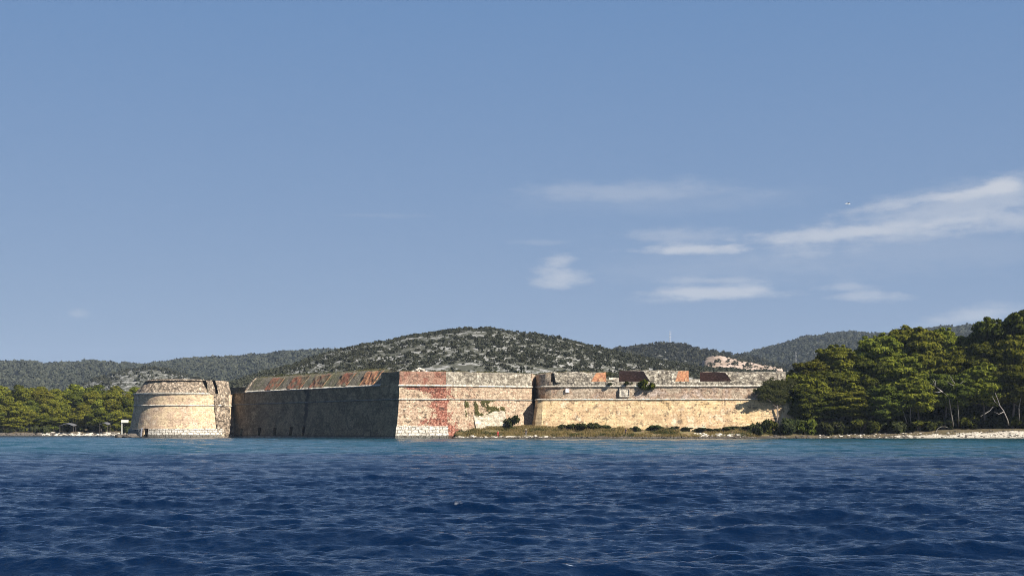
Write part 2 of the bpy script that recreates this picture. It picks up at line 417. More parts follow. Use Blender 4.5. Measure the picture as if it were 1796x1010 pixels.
YEL = [(0.60, 0.42, 0.22), (0.68, 0.51, 0.30), (0.52, 0.35, 0.20), (0.74, 0.60, 0.41)]
PINK = [(0.41, 0.30, 0.21), (0.48, 0.37, 0.26), (0.36, 0.24, 0.165), (0.53, 0.43, 0.31)]
GREY = [(0.34, 0.31, 0.255), (0.42, 0.385, 0.32), (0.29, 0.26, 0.21), (0.48, 0.44, 0.37)]
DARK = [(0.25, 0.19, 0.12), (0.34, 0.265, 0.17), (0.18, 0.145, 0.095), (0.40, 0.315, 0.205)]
RED = [(0.055, 0.018, 0.012), (0.17, 0.042, 0.026), (0.24, 0.068, 0.042), (0.50, 0.28, 0.20)]
M_drum = masonry('drum_stone', [(0.50, 0.37, 0.24), (0.62, 0.48, 0.31), (0.46, 0.33, 0.23), (0.66, 0.53, 0.38)], (1.2, 0.36), brick_var=0.26, fine_amt=0.6, pits=0.45, pit_scale=0.9, seed=3.0)
M_rub = masonry('rubble_parapet', [(0.36, 0.29, 0.22), (0.44, 0.36, 0.28), (0.30, 0.24, 0.18), (0.50, 0.43, 0.34)], (0.7, 0.35), pits=0.75, pit_scale=0.75, streak=0.2, bumpd=0.25, seed=8.0, damp=False, rubble=0.65)
M_rubg = masonry('grey_rubble_parapet', GREY, (0.7, 0.35), pits=0.7, pit_scale=0.7, streak=0.15, bumpd=0.25, seed=19.0, damp=False, rubble=0.7)
M_trim = masonry('pale_stone_trim', [(0.56, 0.51, 0.42), (0.64, 0.59, 0.50), (0.50, 0.44, 0.36)], (1.3, 0.9), mortar=0.03, pits=0.4, pit_scale=1.4, streak=0.15, seed=5.0, damp=False)
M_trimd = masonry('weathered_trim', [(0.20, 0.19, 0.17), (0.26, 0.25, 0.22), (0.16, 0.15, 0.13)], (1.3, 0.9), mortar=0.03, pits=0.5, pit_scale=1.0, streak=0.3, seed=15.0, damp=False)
M_block = masonry('base_blocks', [(0.60, 0.55, 0.46), (0.66, 0.62, 0.54), (0.54, 0.48, 0.39)], (1.75, 0.85), mortar=0.13, mort_dark=0.95, brick_var=0.3, pits=0.5, pit_scale=1.0, bumpd=0.3, streak=0.15, seed=2.0)
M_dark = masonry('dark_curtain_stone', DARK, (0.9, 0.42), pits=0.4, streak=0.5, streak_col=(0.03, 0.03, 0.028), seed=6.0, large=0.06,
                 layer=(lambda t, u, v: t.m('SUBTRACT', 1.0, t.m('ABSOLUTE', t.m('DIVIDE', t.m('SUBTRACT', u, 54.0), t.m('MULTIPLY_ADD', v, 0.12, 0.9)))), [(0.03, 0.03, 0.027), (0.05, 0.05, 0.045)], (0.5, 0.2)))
def red_mask(t, u, v):
    e = lambda c, wd: t.m('EXPONENT', t.m('MULTIPLY', t.m('POWER', t.m('ABSOLUTE', t.m('DIVIDE', t.m('SUBTRACT', v, c), wd)), 2.0), -1.0))
    ub = t.m('MULTIPLY_ADD', e(7.0, 1.3), 1.6, t.m('MULTIPLY_ADD', e(4.2, 1.3), -2.4, 7.9))
    band = t.m('MULTIPLY', t.ss(v, 13.1, 14.0), 1.2)
    return t.m('ADD', band, t.m('MULTIPLY_ADD', t.m('SUBTRACT', u, ub), 0.22, 0.5))
M_tip = masonry('salient_plaster', [(0.50, 0.37, 0.25), (0.56, 0.43, 0.30), (0.42, 0.29, 0.20), (0.60, 0.49, 0.36)], (1.0, 0.5), pits=0.8, pit_scale=0.7, seed=4.0, mort_dark=0.3, layer=(red_mask, RED, (0.5, 0.18)), bumpd=0.2)
M_tippar = masonry('red_parapet', [(0.26, 0.11, 0.075), (0.37, 0.19, 0.135), (0.45, 0.29, 0.21), (0.30, 0.13, 0.09)], (0.5, 0.2), pits=0.5, pit_scale=0.9, seed=41.0, damp=False, bumpd=0.2)
def red_edge(t, u, v):
    low = t.ss(v, 9.5, 4.0)
    return t.m('SUBTRACT', t.m('MULTIPLY_ADD', low, 0.30, 0.42), t.m('MULTIPLY', u, 0.12))
M_pink = masonry('pink_plaster', PINK, (0.8, 0.4), pits=0.6, pit_scale=0.6, seed=12.0, mort_dark=0.35, streak=0.3, layer=(red_edge, RED, (0.5, 0.18)))
M_face2 = masonry('grey_pink_parapet', GREY, (0.6, 0.3), pits=0.55, pit_scale=0.65, seed=25.0, damp=False, rubble=0.4, streak=0.2)
M_yel = masonry('yellow_limestone', YEL, (1.3, 0.40), brick_var=0.24, fine_amt=0.55, pits=0.65, pit_scale=0.55, seed=9.0, streak=0.35, streak_col=(0.20, 0.13, 0.06), mort_dark=0.45, large=0.09)
M_band = masonry('pinkish_band', [(0.46, 0.36, 0.26), (0.53, 0.43, 0.32), (0.42, 0.29, 0.20), (0.50, 0.40, 0.33)], (0.8, 0.4), pits=0.55, pit_scale=0.7, seed=29.0, damp=False, mort_dark=0.4)
M_brick = masonry('orange_brick', [(0.42, 0.20, 0.10), (0.50, 0.27, 0.14), (0.37, 0.16, 0.09), (0.46, 0.30, 0.17)], (0.6, 0.22), pits=0.5, pit_scale=0.8, seed=33.0, damp=False)
M_bricks = masonry('worn_red_slab', [(0.26, 0.10, 0.065), (0.31, 0.13, 0.08), (0.22, 0.12, 0.07), (0.20, 0.15, 0.09)], (0.5, 0.2), pits=0.6, pit_scale=0.6, seed=37.0, damp=False,
                   layer=(lambda t, u, v: 0.42, [(0.16, 0.14, 0.09), (0.21, 0.18, 0.12), (0.12, 0.12, 0.07)], (0.7, 0.3)))
M_slope = masonry('lichened_slope', [(0.17, 0.15, 0.11), (0.22, 0.19, 0.14), (0.14, 0.13, 0.085), (0.19, 0.18, 0.10)], (0.7, 0.35), pits=0.6, pit_scale=0.5, seed=39.0, damp=False)
M_earth = simple_mat('dry_earth', (0.20, 0.16, 0.09), 1.0, 0.4, 0.5)

ZL, ZU, ZP = 10.9, 14.7, 18.6        # string course, cornice, parapet top
A1 = Vector((ax(700, 390), 390)); A2 = Vector((ax(783, 392.5), 392.5)); Cc = Vector((ax(933, 404.5), 404.5))
Bp = Vector((ax(402, 475), 475)); Cb = Vector((ax(950, 440), 440))
main = [tuple(Bp), tuple(A1), tuple(A2), tuple(Cc), tuple(Cb)]
fort = empty('fortress', (0, 400, 0), 'low stone sea fortress with round bastion, dark curtain wall and yellow bastion', 'fortress')
def par(o):                                       # keep world placement under the fortress root
    return o
class FP:                                         # parts are built in world coordinates; their root sits at (0,400,0)
    pass
def adopt(o, root):
    o.parent = root; o.matrix_parent_inverse = Matrix.Translation(root.location).inverted() if root.parent is None else Matrix.Identity(4)
    return o
def fpart(fn, name, mat, *a, root=fort, **k):
    o = fn(name, mat, None, *a, **k); return adopt(o, root)
def sub(fn, name, mat, parent, *a, **k):
    o = fn(name, mat, None, *a, **k); o.parent = parent; o.matrix_parent_inverse = Matrix.Identity(4); return o

BAT = 1.75
wall_lv = [(-1.5, BAT * 1.14), (ZL, 0.0), (ZU, -0.05)]
def u_on(px, p=Bp, q=A1):
    k = (px - CX) / F; dx, dy = q.x - p.x, q.y - p.y
    s_ = (k * p.y - p.x) / (dx - k * dy); return s_ * math.hypot(dx, dy)
# shaded curtain on the left
holes = []
for px, wd, hh in [(411, 2.6, 2.5), (430, 1.7, 2.3), (461, 2.2, 2.6), (488, 2.2, 2.7), (516, 2.1, 2.8), (538, 1.6, 2.8)]:
    uc = u_on(px) ; holes.append((uc - wd / 2, uc + wd / 2, 0.55, 0.55 + hh, 2.4))
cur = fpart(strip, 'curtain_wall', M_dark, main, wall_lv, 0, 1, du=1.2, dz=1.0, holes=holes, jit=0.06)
sub(rib, 'string_course', M_trimd, cur, main, ZL, 0.22, 0.0, 0, 1, du=1.5, jit=0.07)
ue = u_on(668)
sub(strip, 'cornice', M_trimd, cur, main, [(ZU - 0.1, -0.1), (ZU - 0.05, 0.22), (ZU + 0.2, 0.24), (ZU + 0.24, -0.3)], 0, 1, du=0.8, dz=3, jit=0.12, u1=ue)
sub(strip, 'lit_edge_kerb', M_trim, cur, main, [(ZU + 0.2, 0.26), (ZU + 0.3, 0.22), (ZU + 0.62, -0.35), (ZU + 0.5, -0.7)], 0, 1, du=0.6, dz=3, jit=0.16, u0=u_on(432), u1=ue, cell=0.9, ragged=0.25)  # pale sloped kerb added to draw a sunlit edge along the cornice
slope = fpart(strip, 'sloped_parapet', M_slope, main, [(ZU + 0.22, -0.1), (ZU + 4.3, -3.7), (ZU + 5.1, -4.7), (ZU + 5.0, -9)], 0, 1, du=0.8, dz=0.7, jit=0.16, ragged=0.5, u0=u_on(430), u1=ue)
for k, (pa, pb, mt_) in enumerate([(466, 486, M_bricks), (505, 529, M_bricks), (544, 567, M_bricks), (591, 609, M_bricks), (633, 656, M_brick)]):
    lv = [(ZU + 0.30, -0.18), (ZU + 0.62, -0.20), (ZU + 4.35, -3.35), (ZU + 4.75, -4.3), (ZU + 4.0, -4.4)]
    ua, ub = u_on(pa - 4), u_on(pb - 4)
    o = sub(strip, 'merlon', mt_, slope, main, lv, 0, 1, du=0.5, dz=0.5, jit=0.22, cell=0.9, ragged=0.5, u0=ua, u1=ub, seed=k + 2)
    # cheeks closing both ends of the merlon
    P_, M_ = miters(main); dirv = (P_[1] - P_[0]).normalized(); nrm = Vector((dirv.y, -dirv.x))
    for uu in (ua + 0.01, ub - 0.01):
        b = P_[0] + dirv * uu
        vv = [(*(b + nrm * of), z) for z, of in lv] + [(*(b + nrm * -0.6), ZU - 0.1)]
        c = mesh_obj('merlon_cheek', vv, [tuple(range(len(vv)))], mt_, None, [(v[1], v[2]) for v in vv]); c.parent = slope
# pale stepped coping at the left end of the slope
b0 = u_on(428)
P_, M_ = miters(main); dirv = (P_[1] - P_[0]).normalized(); nrm = Vector((dirv.y, -dirv.x))
vv, ff, uvv = [], [], []
prof = [(ZU - 1.2, 0.1), (ZU + 0.15, -0.1), (ZU + 1.1, -1.0), (ZU + 2.5, -2.1), (ZU + 3.9, -3.3), (ZU + 5.0, -4.4), (ZU + 5.1, -5.2)]
for (z, of) in prof:
    for du_, dz_ in ((-0.6, -1.2), (-0.5, 0.2), (0.35, 0.25), (0.45, -0.4)):
        q = P_[0] + dirv * (b0 + du_ + 0.12 * random.uniform(-1, 1)) + nrm * of; vv.append((q.x, q.y, z + dz_ + random.uniform(-.12, .12))); uvv.append((du_ * 2, z))
for j in range(len(prof) - 1):
    for k in range(4): ff.append((j * 4 + k, j * 4 + (k + 1) % 4, j * 4 + 4 + (k + 1) % 4, j * 4 + 4 + k))
ff.append((0, 1, 2, 3)); ff.append(tuple(len(vv) - 4 + i for i in range(4)))
co = mesh_obj('coping', vv, ff, M_rub, None, uvv); co.parent = slope
# low broken wall closing the gap beside the round bastion
back = [tuple(P_[0] - nrm * 3.0 - dirv * 6), tuple(P_[0] - nrm * 3.0 + dirv * (b0 + 4))]
fpart(strip, 'gap_wall', M_slope, back, [(8, 0), (ZU + 2.2, -0.3), (ZU + 2.1, -3)], du=0.8, dz=0.8, jit=0.2, ragged=0.8, seed=5)

# blunt tip of the left bastion, half stripped to red brick
tip = fpart(strip, 'salient_wall', M_tip, main, wall_lv, 1, 2, du=0.8, dz=0.8, jit=0.10)
sub(strip, 'base_course', M_block, tip, main, [(-1.0, BAT * 1.14 + 0.25), (0.5, BAT * 0.97 + 0.30), (3.35, BAT * 0.69 + 0.28), (3.5, BAT * 0.67 - 0.1)], 1, 2, du=0.8, dz=0.7, jit=0.07)
sub(strip, 'base_course', M_trimd, cur, main, [(-1.0, BAT * 1.14 + 0.12), (0.45, BAT * 0.97 + 0.15), (0.5, BAT * 0.97 - 0.2)], 0, 1, du=1.2, dz=0.9, jit=0.12)
for zz, r_ in ((ZL, 0.24), (ZU, 0.30)):
    sub(rib, 'string_course', M_trim, tip, main, zz, r_, 0.0, 1, 2, proud=0.36, jit=0.03)
sub(strip, 'parapet', M_tippar, tip, main, [(ZU + 0.2, -0.10), (ZP - 0.1, -0.25), (ZP + 0.05, -0.9), (ZP, -6)], 1, 2, du=0.6, dz=0.6, jit=0.14, ragged=0.3)
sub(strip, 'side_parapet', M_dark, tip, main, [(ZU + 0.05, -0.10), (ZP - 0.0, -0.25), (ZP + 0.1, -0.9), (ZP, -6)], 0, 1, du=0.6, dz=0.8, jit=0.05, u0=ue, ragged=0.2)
# pink plastered face and its broken end
f2 = fpart(strip, 'plastered_wall', M_pink, main, wall_lv, 2, 3, du=0.9, dz=0.8, jit=0.09)
sub(rib, 'string_course', M_trimd, f2, main, ZL, 0.18, 0.0, 2, 3, jit=0.08)
sub(rib, 'cornice', M_trim, f2, main, ZU, 0.26, 0.0, 2, 3, jit=0.07)
sub(strip, 'parapet', M_face2, f2, main, [(ZU + 0.2, -0.10), (ZP - 0.1, -0.35), (ZP + 0.05, -1.1), (ZP, -6)], 2, 3, du=0.6, dz=0.6, jit=0.12, ragged=0.35, seed=3)
fl = fpart(strip, 'flank_wall', M_band, main, [(-1.5, 0.5), (ZL, 0.0), (ZP, -0.1), (ZP, -4)], 3, 4, du=1.0, dz=0.9, jit=0.12, ragged=0.3)
# pale plaster buttress at its foot
def block(name, mat, parent, corners, zs, tops):
    """sloped block: four plan corners, bottom z per corner list and top z per corner"""
    v = [(x, y, z) for (x, y), z in zip(corners, zs)] + [(x, y, z) for (x, y), z in zip(corners, tops)]
    f = [(0, 1, 2, 3)[::-1], (4, 5, 6, 7)] + [(i, (i + 1) % 4, 4 + (i + 1) % 4, 4 + i) for i in range(4)]
    vv, ff, uv = [], [], []
    for q in f:
        s0 = len(vv); vv += [v[i] for i in q]; ff.append(tuple(range(s0, s0 + 4)))
        uv += [(v[i][0] + v[i][1] * 0.7, v[i][2]) for i in q]
    o = mesh_obj(name, vv, ff, mat, None, uv); o.parent = parent; return o
dA = (Cc - A2).normalized(); nA = Vector((dA.y, -dA.x))
def f2pt(px, off):
    u = u_on(px, A2, Cc); q = A2 + dA * u + nA * off; return (q.x, q.y)
M_butt = masonry('pale_buttress_plaster', [(0.46, 0.40, 0.31), (0.53, 0.46, 0.36), (0.40, 0.34, 0.26)], (1.2, 0.6), pits=0.3, seed=50.0, mort_dark=0.15, streak=0.4, streak_col=(0.24, 0.22, 0.14))
def woff(z): return BAT * 1.14 * max(0.0, 1 - (z + 1.5) / 12.4)
bv, bu, bf = [], [], []
for j in range(9):
    for k in range(13):
        p, q = k / 12, j / 8
        px = (832 + 55 * p) * (1 - q) + (828 + 54 * p) * q
        z = 1.5 * (1 - q) + (6.3 + 1.3 * p + 0.5 * float(vnoise(k * 0.9, 3.0, 3))) * q
        b_ = 0.12 + 0.55 * p * p + (0.35 * (1 - q)) + 0.08 * float(vnoise(k * .8, j * .8, 4))
        x, y = f2pt(px, woff(z) + b_); bv.append((x, y, z)); bu.append((px * 0.165, z))
n0 = len(bv)
for j in range(9):
    for k in (0, 12): v = bv[j * 13 + k]; x, y = v[0] - nA.x * 1.6, v[1] - nA.y * 1.6; bv.append((x, y, v[2])); bu.append((bu[j * 13 + k][0] + (1 if k else -1), v[2]))
for k in range(13): v = bv[8 * 13 + k]; bv.append((v[0] - nA.x * 1.6, v[1] - nA.y * 1.6, v[2])); bu.append((bu[8 * 13 + k][0], v[2] + 1))
for j in range(8):
    for k in range(12): a = j * 13 + k; bf.append((a, a + 1, a + 14, a + 13))
    bf.append((j * 13, j * 13 + 13, n0 + 2 * j + 2, n0 + 2 * j)); bf.append((j * 13 + 12, n0 + 2 * j + 1, n0 + 2 * j + 3, j * 13 + 25))
for k in range(12): bf.append((8 * 13 + k, 8 * 13 + k + 1, n0 + 18 + k + 1, n0 + 18 + k))
bt = mesh_obj('buttress', bv, bf, M_butt, None, bu); bt.parent = f2

# yellow gun bastion on the right
orr = [(ax(p, y), y) for p, y in ((938, 417), (940, 409), (944, 405.2), (949, 403.2), (956, 401.9), (966, 401.0), (985, 400.1), (1012, 399.3), (1060, 398.3))]
gun = [(ax(932, 440), 440.0)] + orr + [(ax(1200, 396.2), 396.2), (ax(1388, 395.5), 395.5), (ax(1415, 425), 425.0)]
gi1 = len(gun) - 1
glow = [gun[0]] + [(ax(p, y), y) for p, y in ((938, 417), (939, 406), (940.5, 401.8), (944, 399.8), (952, 399.1), (966, 398.9), (985, 398.8), (1060, 398.2))] + gun[-3:]
gw = fpart(strip, 'gun_bastion_wall', M_yel, glow, [(-1.5, 2.0), (ZL, 0.0), (ZL + 0.02, -2.5)], 0, len(glow) - 1, du=1.2, dz=0.8, jit=0.10)
sub(strip, 'upper_band', M_band, gw, gun, [(ZL, 0.0), (ZU, -0.05)], 0, gi1, du=1.2, dz=0.8, jit=0.07)
sub(rib, 'string_course', M_trim, gw, glow, ZL + 0.05, 0.2, 0.0, 0, len(glow) - 1, du=1.6, jit=0.06)
sub(rib, 'cornice', M_trim, gw, gun, ZU, 0.28, 0.0, 0, gi1, du=1.6, jit=0.05)
cumg = 0.0
sub(strip, 'parapet_sill', M_rubg, gw, gun, [(ZU + 0.1, -0.10), (ZU + 1.25, -0.35), (ZU + 1.35, -1.0), (ZU + 1.3, -9)], 1, gi1, du=0.8, dz=0.5, jit=0.16, ragged=0.25)
sub(strip, 'curved_parapet', M_band, gw, gun, [(ZU + 0.2, -0.10), (ZP - 0.2, -0.3), (ZP, -1.0), (ZP, -6)], 0, 6, du=0.7, dz=0.7, jit=0.12, ragged=0.3)
YF, YB = 398.0, 404.5
def merlon(pf0, pf1, pb0, pb1, mcheek_l, mcheek_r, ztop=ZP, y0=None):
    """parapet block between two embrasures: splayed cheeks, front sloping back, rubble top"""
    zb = ZU + 1.2
    yf = YF if y0 is None else y0
    nx, nzf = 22, 6
    V, Fc, UV, fmx = [], [], [], []
    prof = [(yf, zb), (yf + 0.5, zb + 1.0), (yf + 1.0, zb + 1.9), (yf + 1.5, ztop), (yf + 3.5, ztop + 0.25), (YB, ztop + 0.4), (YB + 0.05, zb)]
    for j, (y, z) in enumerate(prof):
        q = (y - yf) / (YB - yf)
        xa = ax(pf0, yf) * (1 - q) + ax(pb0, YB) * q; xb = ax(pf1, yf) * (1 - q) + ax(pb1, YB) * q
        for k in range(nx + 1):
            x = xa + (xb - xa) * k / nx
            inner = 0 < k < nx
            jz = fbm(x / 1.6, j * 3.1, 40, 3) * (0.45 if j >= 3 and j < 6 else 0.12) if j else 0
            jy = vnoise(x / 1.1, j * 2.3, 41) * (0.16 if inner else 0)
            V.append((x, y + float(jy), z + float(jz) * (1 if inner else 0.4))); UV.append((x, z + y * 0.8))
    for j in range(len(prof) - 1):
        for k in range(nx):
            a = j * (nx + 1) + k; Fc.append((a, a + 1, a + nx + 2, a + nx + 1)); fmx.append(0)
    for kk, mi in ((0, 1), (nx, 2)):
        s0 = len(V)
        pts = [V[j * (nx + 1) + kk] for j in range(len(prof))]
        V.extend(pts); UV.extend([(p[1], p[2]) for p in pts])
        Fc.append(tuple(range(s0, s0 + len(pts)))); fmx.append(mi)
    o = mesh_obj('merlon', V, Fc, [M_rubg, mcheek_l, mcheek_r], None, UV, fmx); o.parent = gw; return o
M_cheek_shade = masonry('shaded_brick_cheek', [(0.30, 0.165, 0.115), (0.36, 0.20, 0.14), (0.26, 0.135, 0.095)], (0.5, 0.2), pits=0.2, seed=60.0, damp=False, streak=0.15)  # brick toned darker: shade of the left-facing cheeks is in the colour
merlon(975, 1036, 965, 1063, M_rubg, M_brick, y0=400.3)
merlon(1141, 1184, 1086, 1208, M_cheek_shade, M_brick, ztop=ZP + 0.4, y0=397.6)
merlon(1284, 1374, 1228, 1378, M_cheek_shade, M_rubg, y0=397.2)
# rubble rear walls glimpsed through the embrasures
bk = [(ax(1046, 412), 412.0), (ax(1078, 412), 412.0)]
sub(strip, 'embrasure_back', M_slope, gw, bk, [(ZU, 0), (ZU + 2.2, 0), (ZU + 2.2, -2)], du=0.6, dz=0.6, jit=0.15, ragged=0.9)
bk = [(ax(1068, 414), 414.0), (ax(1088, 414), 414.0)]
sub(strip, 'embrasure_back', M_trim, gw, bk, [(ZU, 0), (ZU + 3.0, 0), (ZU + 3.0, -2)], du=0.6, dz=0.6, jit=0.1, ragged=0.5, seed=4)
bk = [(ax(1204, 414), 414.0), (ax(1232, 414), 414.0)]
sub(strip, 'embrasure_back', M_trim, gw, bk, [(ZU, 0), (ZU + 2.6, 0), (ZU + 2.6, -2)], du=0.6, dz=0.6, jit=0.1, ragged=0.3, seed=6)
# rubble standing above the middle and right merlons
bk = [(ax(1088, 407), 407.0), (ax(1180, 407), 407.0)]
sub(strip, 'rubble_top', M_rubg, gw, bk, [(ZP - 1, 0), (ZP + 0.9, -0.2), (ZP + 0.9, -2)], du=0.5, dz=0.5, jit=0.2, ragged=0.9, seed=8)
bk = [(ax(1228, 407), 407.0), (ax(1300, 407), 407.0)]
sub(strip, 'rubble_top', M_rub, gw, bk, [(ZP - 1, 0), (ZP + 0.5, -0.2), (ZP + 0.5, -2)], du=0.5, dz=0.5, jit=0.2, ragged=0.9, seed=9)
# coat-of-arms slab and a small white plaque
def gy(px): # wall front at a column
    for (a, b) in zip(gun[1:], gun[2:]):
        pa, pb = CX + F * a[0] / a[1], CX + F * b[0] / b[1]
        if pa <= px <= pb: return a[1] + (b[1] - a[1]) * (px - pa) / (pb - pa)
    return 398
def slab(name, mat, parent, pa, pb, ya, yb, thick=0.22, frame=0.0, relief=0):
    Y = gy((pa + pb) / 2) - 0.12; xa, xb = ax(pa, Y), ax(pb, Y); za, zb = az_(yb, Y), az_(ya, Y)
    n = 14 if relief else 3
    V, Fc, UV = [], [], []
    for j in range(n + 1):
        for k in range(n + 1):
            p, q = k / n, j / n
            edge = min(p, 1 - p, q, 1 - q)
            dep = thick if edge < 1e-6 + frame else thick * 0.45
            if relief:
                rr = math.hypot((p - .5) / .34, (q - .48) / .40)
                if rr < 1 and edge > frame: dep = thick * (0.6 + 0.8 * (1 - rr) + 0.35 * float(vnoise(p * 7, q * 7, 3)))
            V.append((xa + (xb - xa) * p, Y - dep, za + (zb - za) * q)); UV.append((xa + (xb - xa) * p, za + (zb - za) * q))
    for j in range(n):
        for k in range(n): a = j * (n + 1) + k; Fc.append((a, a + 1, a + n + 2, a + n + 1))
    ring = [k for k in range(n + 1)] + [j * (n + 1) + n for j in range(1, n + 1)] + [n * (n + 1) + k for k in range(n - 1, -1, -1)] + [j * (n + 1) for j in range(n - 1, 0, -1)]
    s0 = len(V)
    for i in ring: V.append((V[i][0], Y + 0.4, V[i][2])); UV.append(UV[i])
    for i in range(len(ring)):
        j = (i + 1) % len(ring); Fc.append((ring[j], ring[i], s0 + i, s0 + j))
    o = mesh_obj(name, V, Fc, mat, None, UV); o.parent = parent; return o
M_arms = masonry('carved_stone', [(0.48, 0.43, 0.36), (0.56, 0.51, 0.43), (0.42, 0.36, 0.29)], (3, 3), pits=0.75, pit_scale=1.5, seed=70.0, damp=False)
M_white = simple_mat('white_marble', (0.72, 0.66, 0.64), 0.6, 0.1, 4)
slab('coat_of_arms', M_arms, gw, 1086, 1104, 681, 696, 0.3, 0.08, 1)
slab('plaque', M_white, gw, 992, 998.5, 681, 688, 0.16)

# round bastion at the far left
DR, DC = 16.0, Vector((ax(322, 470), 470.0))
ZLd, ZUd, ZPd = 10.4, 14.2, 18.9
ring = [(DC.x + DR * math.cos(a), DC.y + DR * math.sin(a)) for a in np.radians(np.linspace(100, 395, 90))]
per = lambda ang: math.radians(ang - 100) * DR
dr_holes = [(per(237.2), per(243.5), 0.5, 2.9, 2.2)]
drum = fpart(strip, 'round_bastion_wall', M_drum, ring, [(-1.5, 2.0), (ZLd, 0.0), (ZUd, 0.0)], du=0.8, dz=0.8, jit=0.05, holes=dr_holes)
ang_end = 314
sub(rib, 'string_course', M_trim, drum, ring, ZLd, 0.22, 0.0, du=1.0, proud=0.35, jit=0.05)
sub(strip, 'cornice', M_trim, drum, ring, [(ZUd - 0.2, -0.1), (ZUd - 0.15, 0.35), (ZUd + 0.25, 0.38), (ZUd + 0.4, -0.8)], du=0.8, dz=3, jit=0.10, u1=per(ang_end))
sub(strip, 'base_course', M_block, drum, ring, [(-1.0, 2.25), (0.3, 2.1), (2.75, 1.75), (2.85, 1.3)], du=0.8, dz=0.6, jit=0.06, u0=per(244.5), u1=per(330))
sub(strip, 'base_course', M_trimd, drum, ring, [(-1.0, 2.25), (0.3, 2.1), (2.75, 1.75), (2.85, 1.3)], du=0.8, dz=0.6, jit=0.06, u1=per(236.2), seed=3)
sub(strip, 'doorway_jamb', M_white, drum, ring, [(0.3, 1.9), (0.35, 2.35), (3.0, 2.0), (3.05, 1.3)], du=0.4, dz=3, u0=per(235.3), u1=per(237.3))
sub(strip, 'parapet', M_rub, drum, ring, [(ZUd + 0.3, -0.5), (ZUd + 1.6, -1.3), (ZPd, -4.2), (ZPd + 0.1, -5.0), (ZPd, -9)], du=0.7, dz=0.6, jit=0.22, ragged=0.5, u1=per(ang_end - 1))
sub(strip, 'broken_facing', M_rub, drum, ring, [(-0.5, 2.0), (0.3, 2.25), (6, 1.0), (ZLd, 0.25), (ZUd, 0.2), (ZUd + .1, -.4)], du=0.45, dz=0.45, jit=0.34, cell=0.7, u0=per(ang_end + 6), u1=per(ang_end + 34), seed=27)
sub(strip, 'broken_parapet', M_rub, drum, ring, [(ZUd - 0.1, 0.10), (ZUd + 2.0, -0.2), (ZPd - 0.3, -1.6), (ZPd - 0.2, -7)], du=0.7, dz=0.6, jit=0.35, ragged=0.9, u0=per(ang_end - 1), u1=per(ang_end + 8), seed=7)
sub(strip, 'broken_parapet', M_rub, drum, ring, [(ZUd - 0.1, 0.10), (ZUd + 2.0, -0.4), (ZPd - 0.3, -1.2), (ZPd - 0.2, -7)], du=0.7, dz=0.6, jit=0.35, ragged=0.9, u0=per(ang_end + 13), u1=per(360), seed=9)

inner = [(DC.x + 12.2 * math.cos(a), DC.y + 12.2 * math.sin(a)) for a in np.radians(np.linspace(260, 400, 30))]
fpart(strip, 'inner_wall', M_slope, inner, [(10, 0), (ZPd - 0.8, 0), (ZPd - 0.8, -3)], du=0.8, dz=0.8, jit=0.2, ragged=0.9, seed=12)
# earth filling behind the parapets
q0 = Bp + (A1 - Bp).normalized() * u_on(462)
top = [(q0.x + 6, q0.y + 6), (A1.x + 3, A1.y + 6), (A2.x, A2.y + 4), (Cc.x - 2, Cc.y + 4), (Cc.x, 450), (q0.x + 40, 470)]
vv = [(x, y, ZP - 0.5) for x, y in top]
ef = mesh_obj('rampart_top', vv, [tuple(range(len(vv)))], M_earth, None, [(v[0], v[1]) for v in vv]); adopt(ef, fort)
vv = [(DC.x + 13 * math.cos(a), DC.y + 13 * math.sin(a), ZPd - 0.4) for a in np.linspace(0, 2 * math.pi, 40, endpoint=False)]
ef2 = mesh_obj('rampart_top', vv, [tuple(range(40))], M_earth, None, [(v[0], v[1]) for v in vv]); adopt(ef2, fort)

# ------------------------------------------------------------------ land
def rock_mat(name, cols, wet_z=0.35, scale=0.6, wetcol=(0.03, 0.028, 0.024)):
    mt, t = new_mat(name)
    pos = t.n('ShaderNodeNewGeometry').outputs['Position']
    n_ = t.noise(pos, scale, 6, 0.7); n2_ = t.noise(pos, scale * 4, 5, 0.7)
    c = t.ramp(t.m('MULTIPLY_ADD', n2_, 0.5, t.m('MULTIPLY', n_, 0.5)), [(0.38 + 0.26 * i / (len(cols) - 1), q) for i, q in enumerate(cols)])
    z = t.sep(pos)[2]
    c = t.mix(t.ss(t.m('MULTIPLY_ADD', n_, -0.5, z), wet_z, wet_z - 0.35), c, wetcol)
    finish(t, c, 0.95, n2_, 0.6, 0.15, 0.15); return mt
M_grassland = rock_mat('dry_grass_ground', [(0.07, 0.062, 0.026), (0.13, 0.105, 0.05), (0.085, 0.078, 0.03), (0.18, 0.125, 0.075), (0.14, 0.075, 0.05)], 0.6, 0.5, (0.05, 0.04, 0.032))
M_shingle = rock_mat('shingle', [(0.07, 0.06, 0.045), (0.28, 0.25, 0.205), (0.46, 0.42, 0.36), (0.17, 0.145, 0.115)], 0.1, 0.9)
M_forestfloor = rock_mat('pine_litter', [(0.05, 0.04, 0.025), (0.09, 0.07, 0.04), (0.04, 0.04, 0.02)], 0.2, 0.4)
M_rock = rock_mat('shore_rock', [(0.13, 0.11, 0.085), (0.40, 0.36, 0.30), (0.54, 0.50, 0.43), (0.24, 0.20, 0.155)], 0.1, 1.3)
M_rockd = rock_mat('dark_wet_rock', [(0.05, 0.042, 0.035), (0.10, 0.085, 0.07), (0.07, 0.06, 0.05), (0.15, 0.125, 0.10)], 0.15, 1.3)

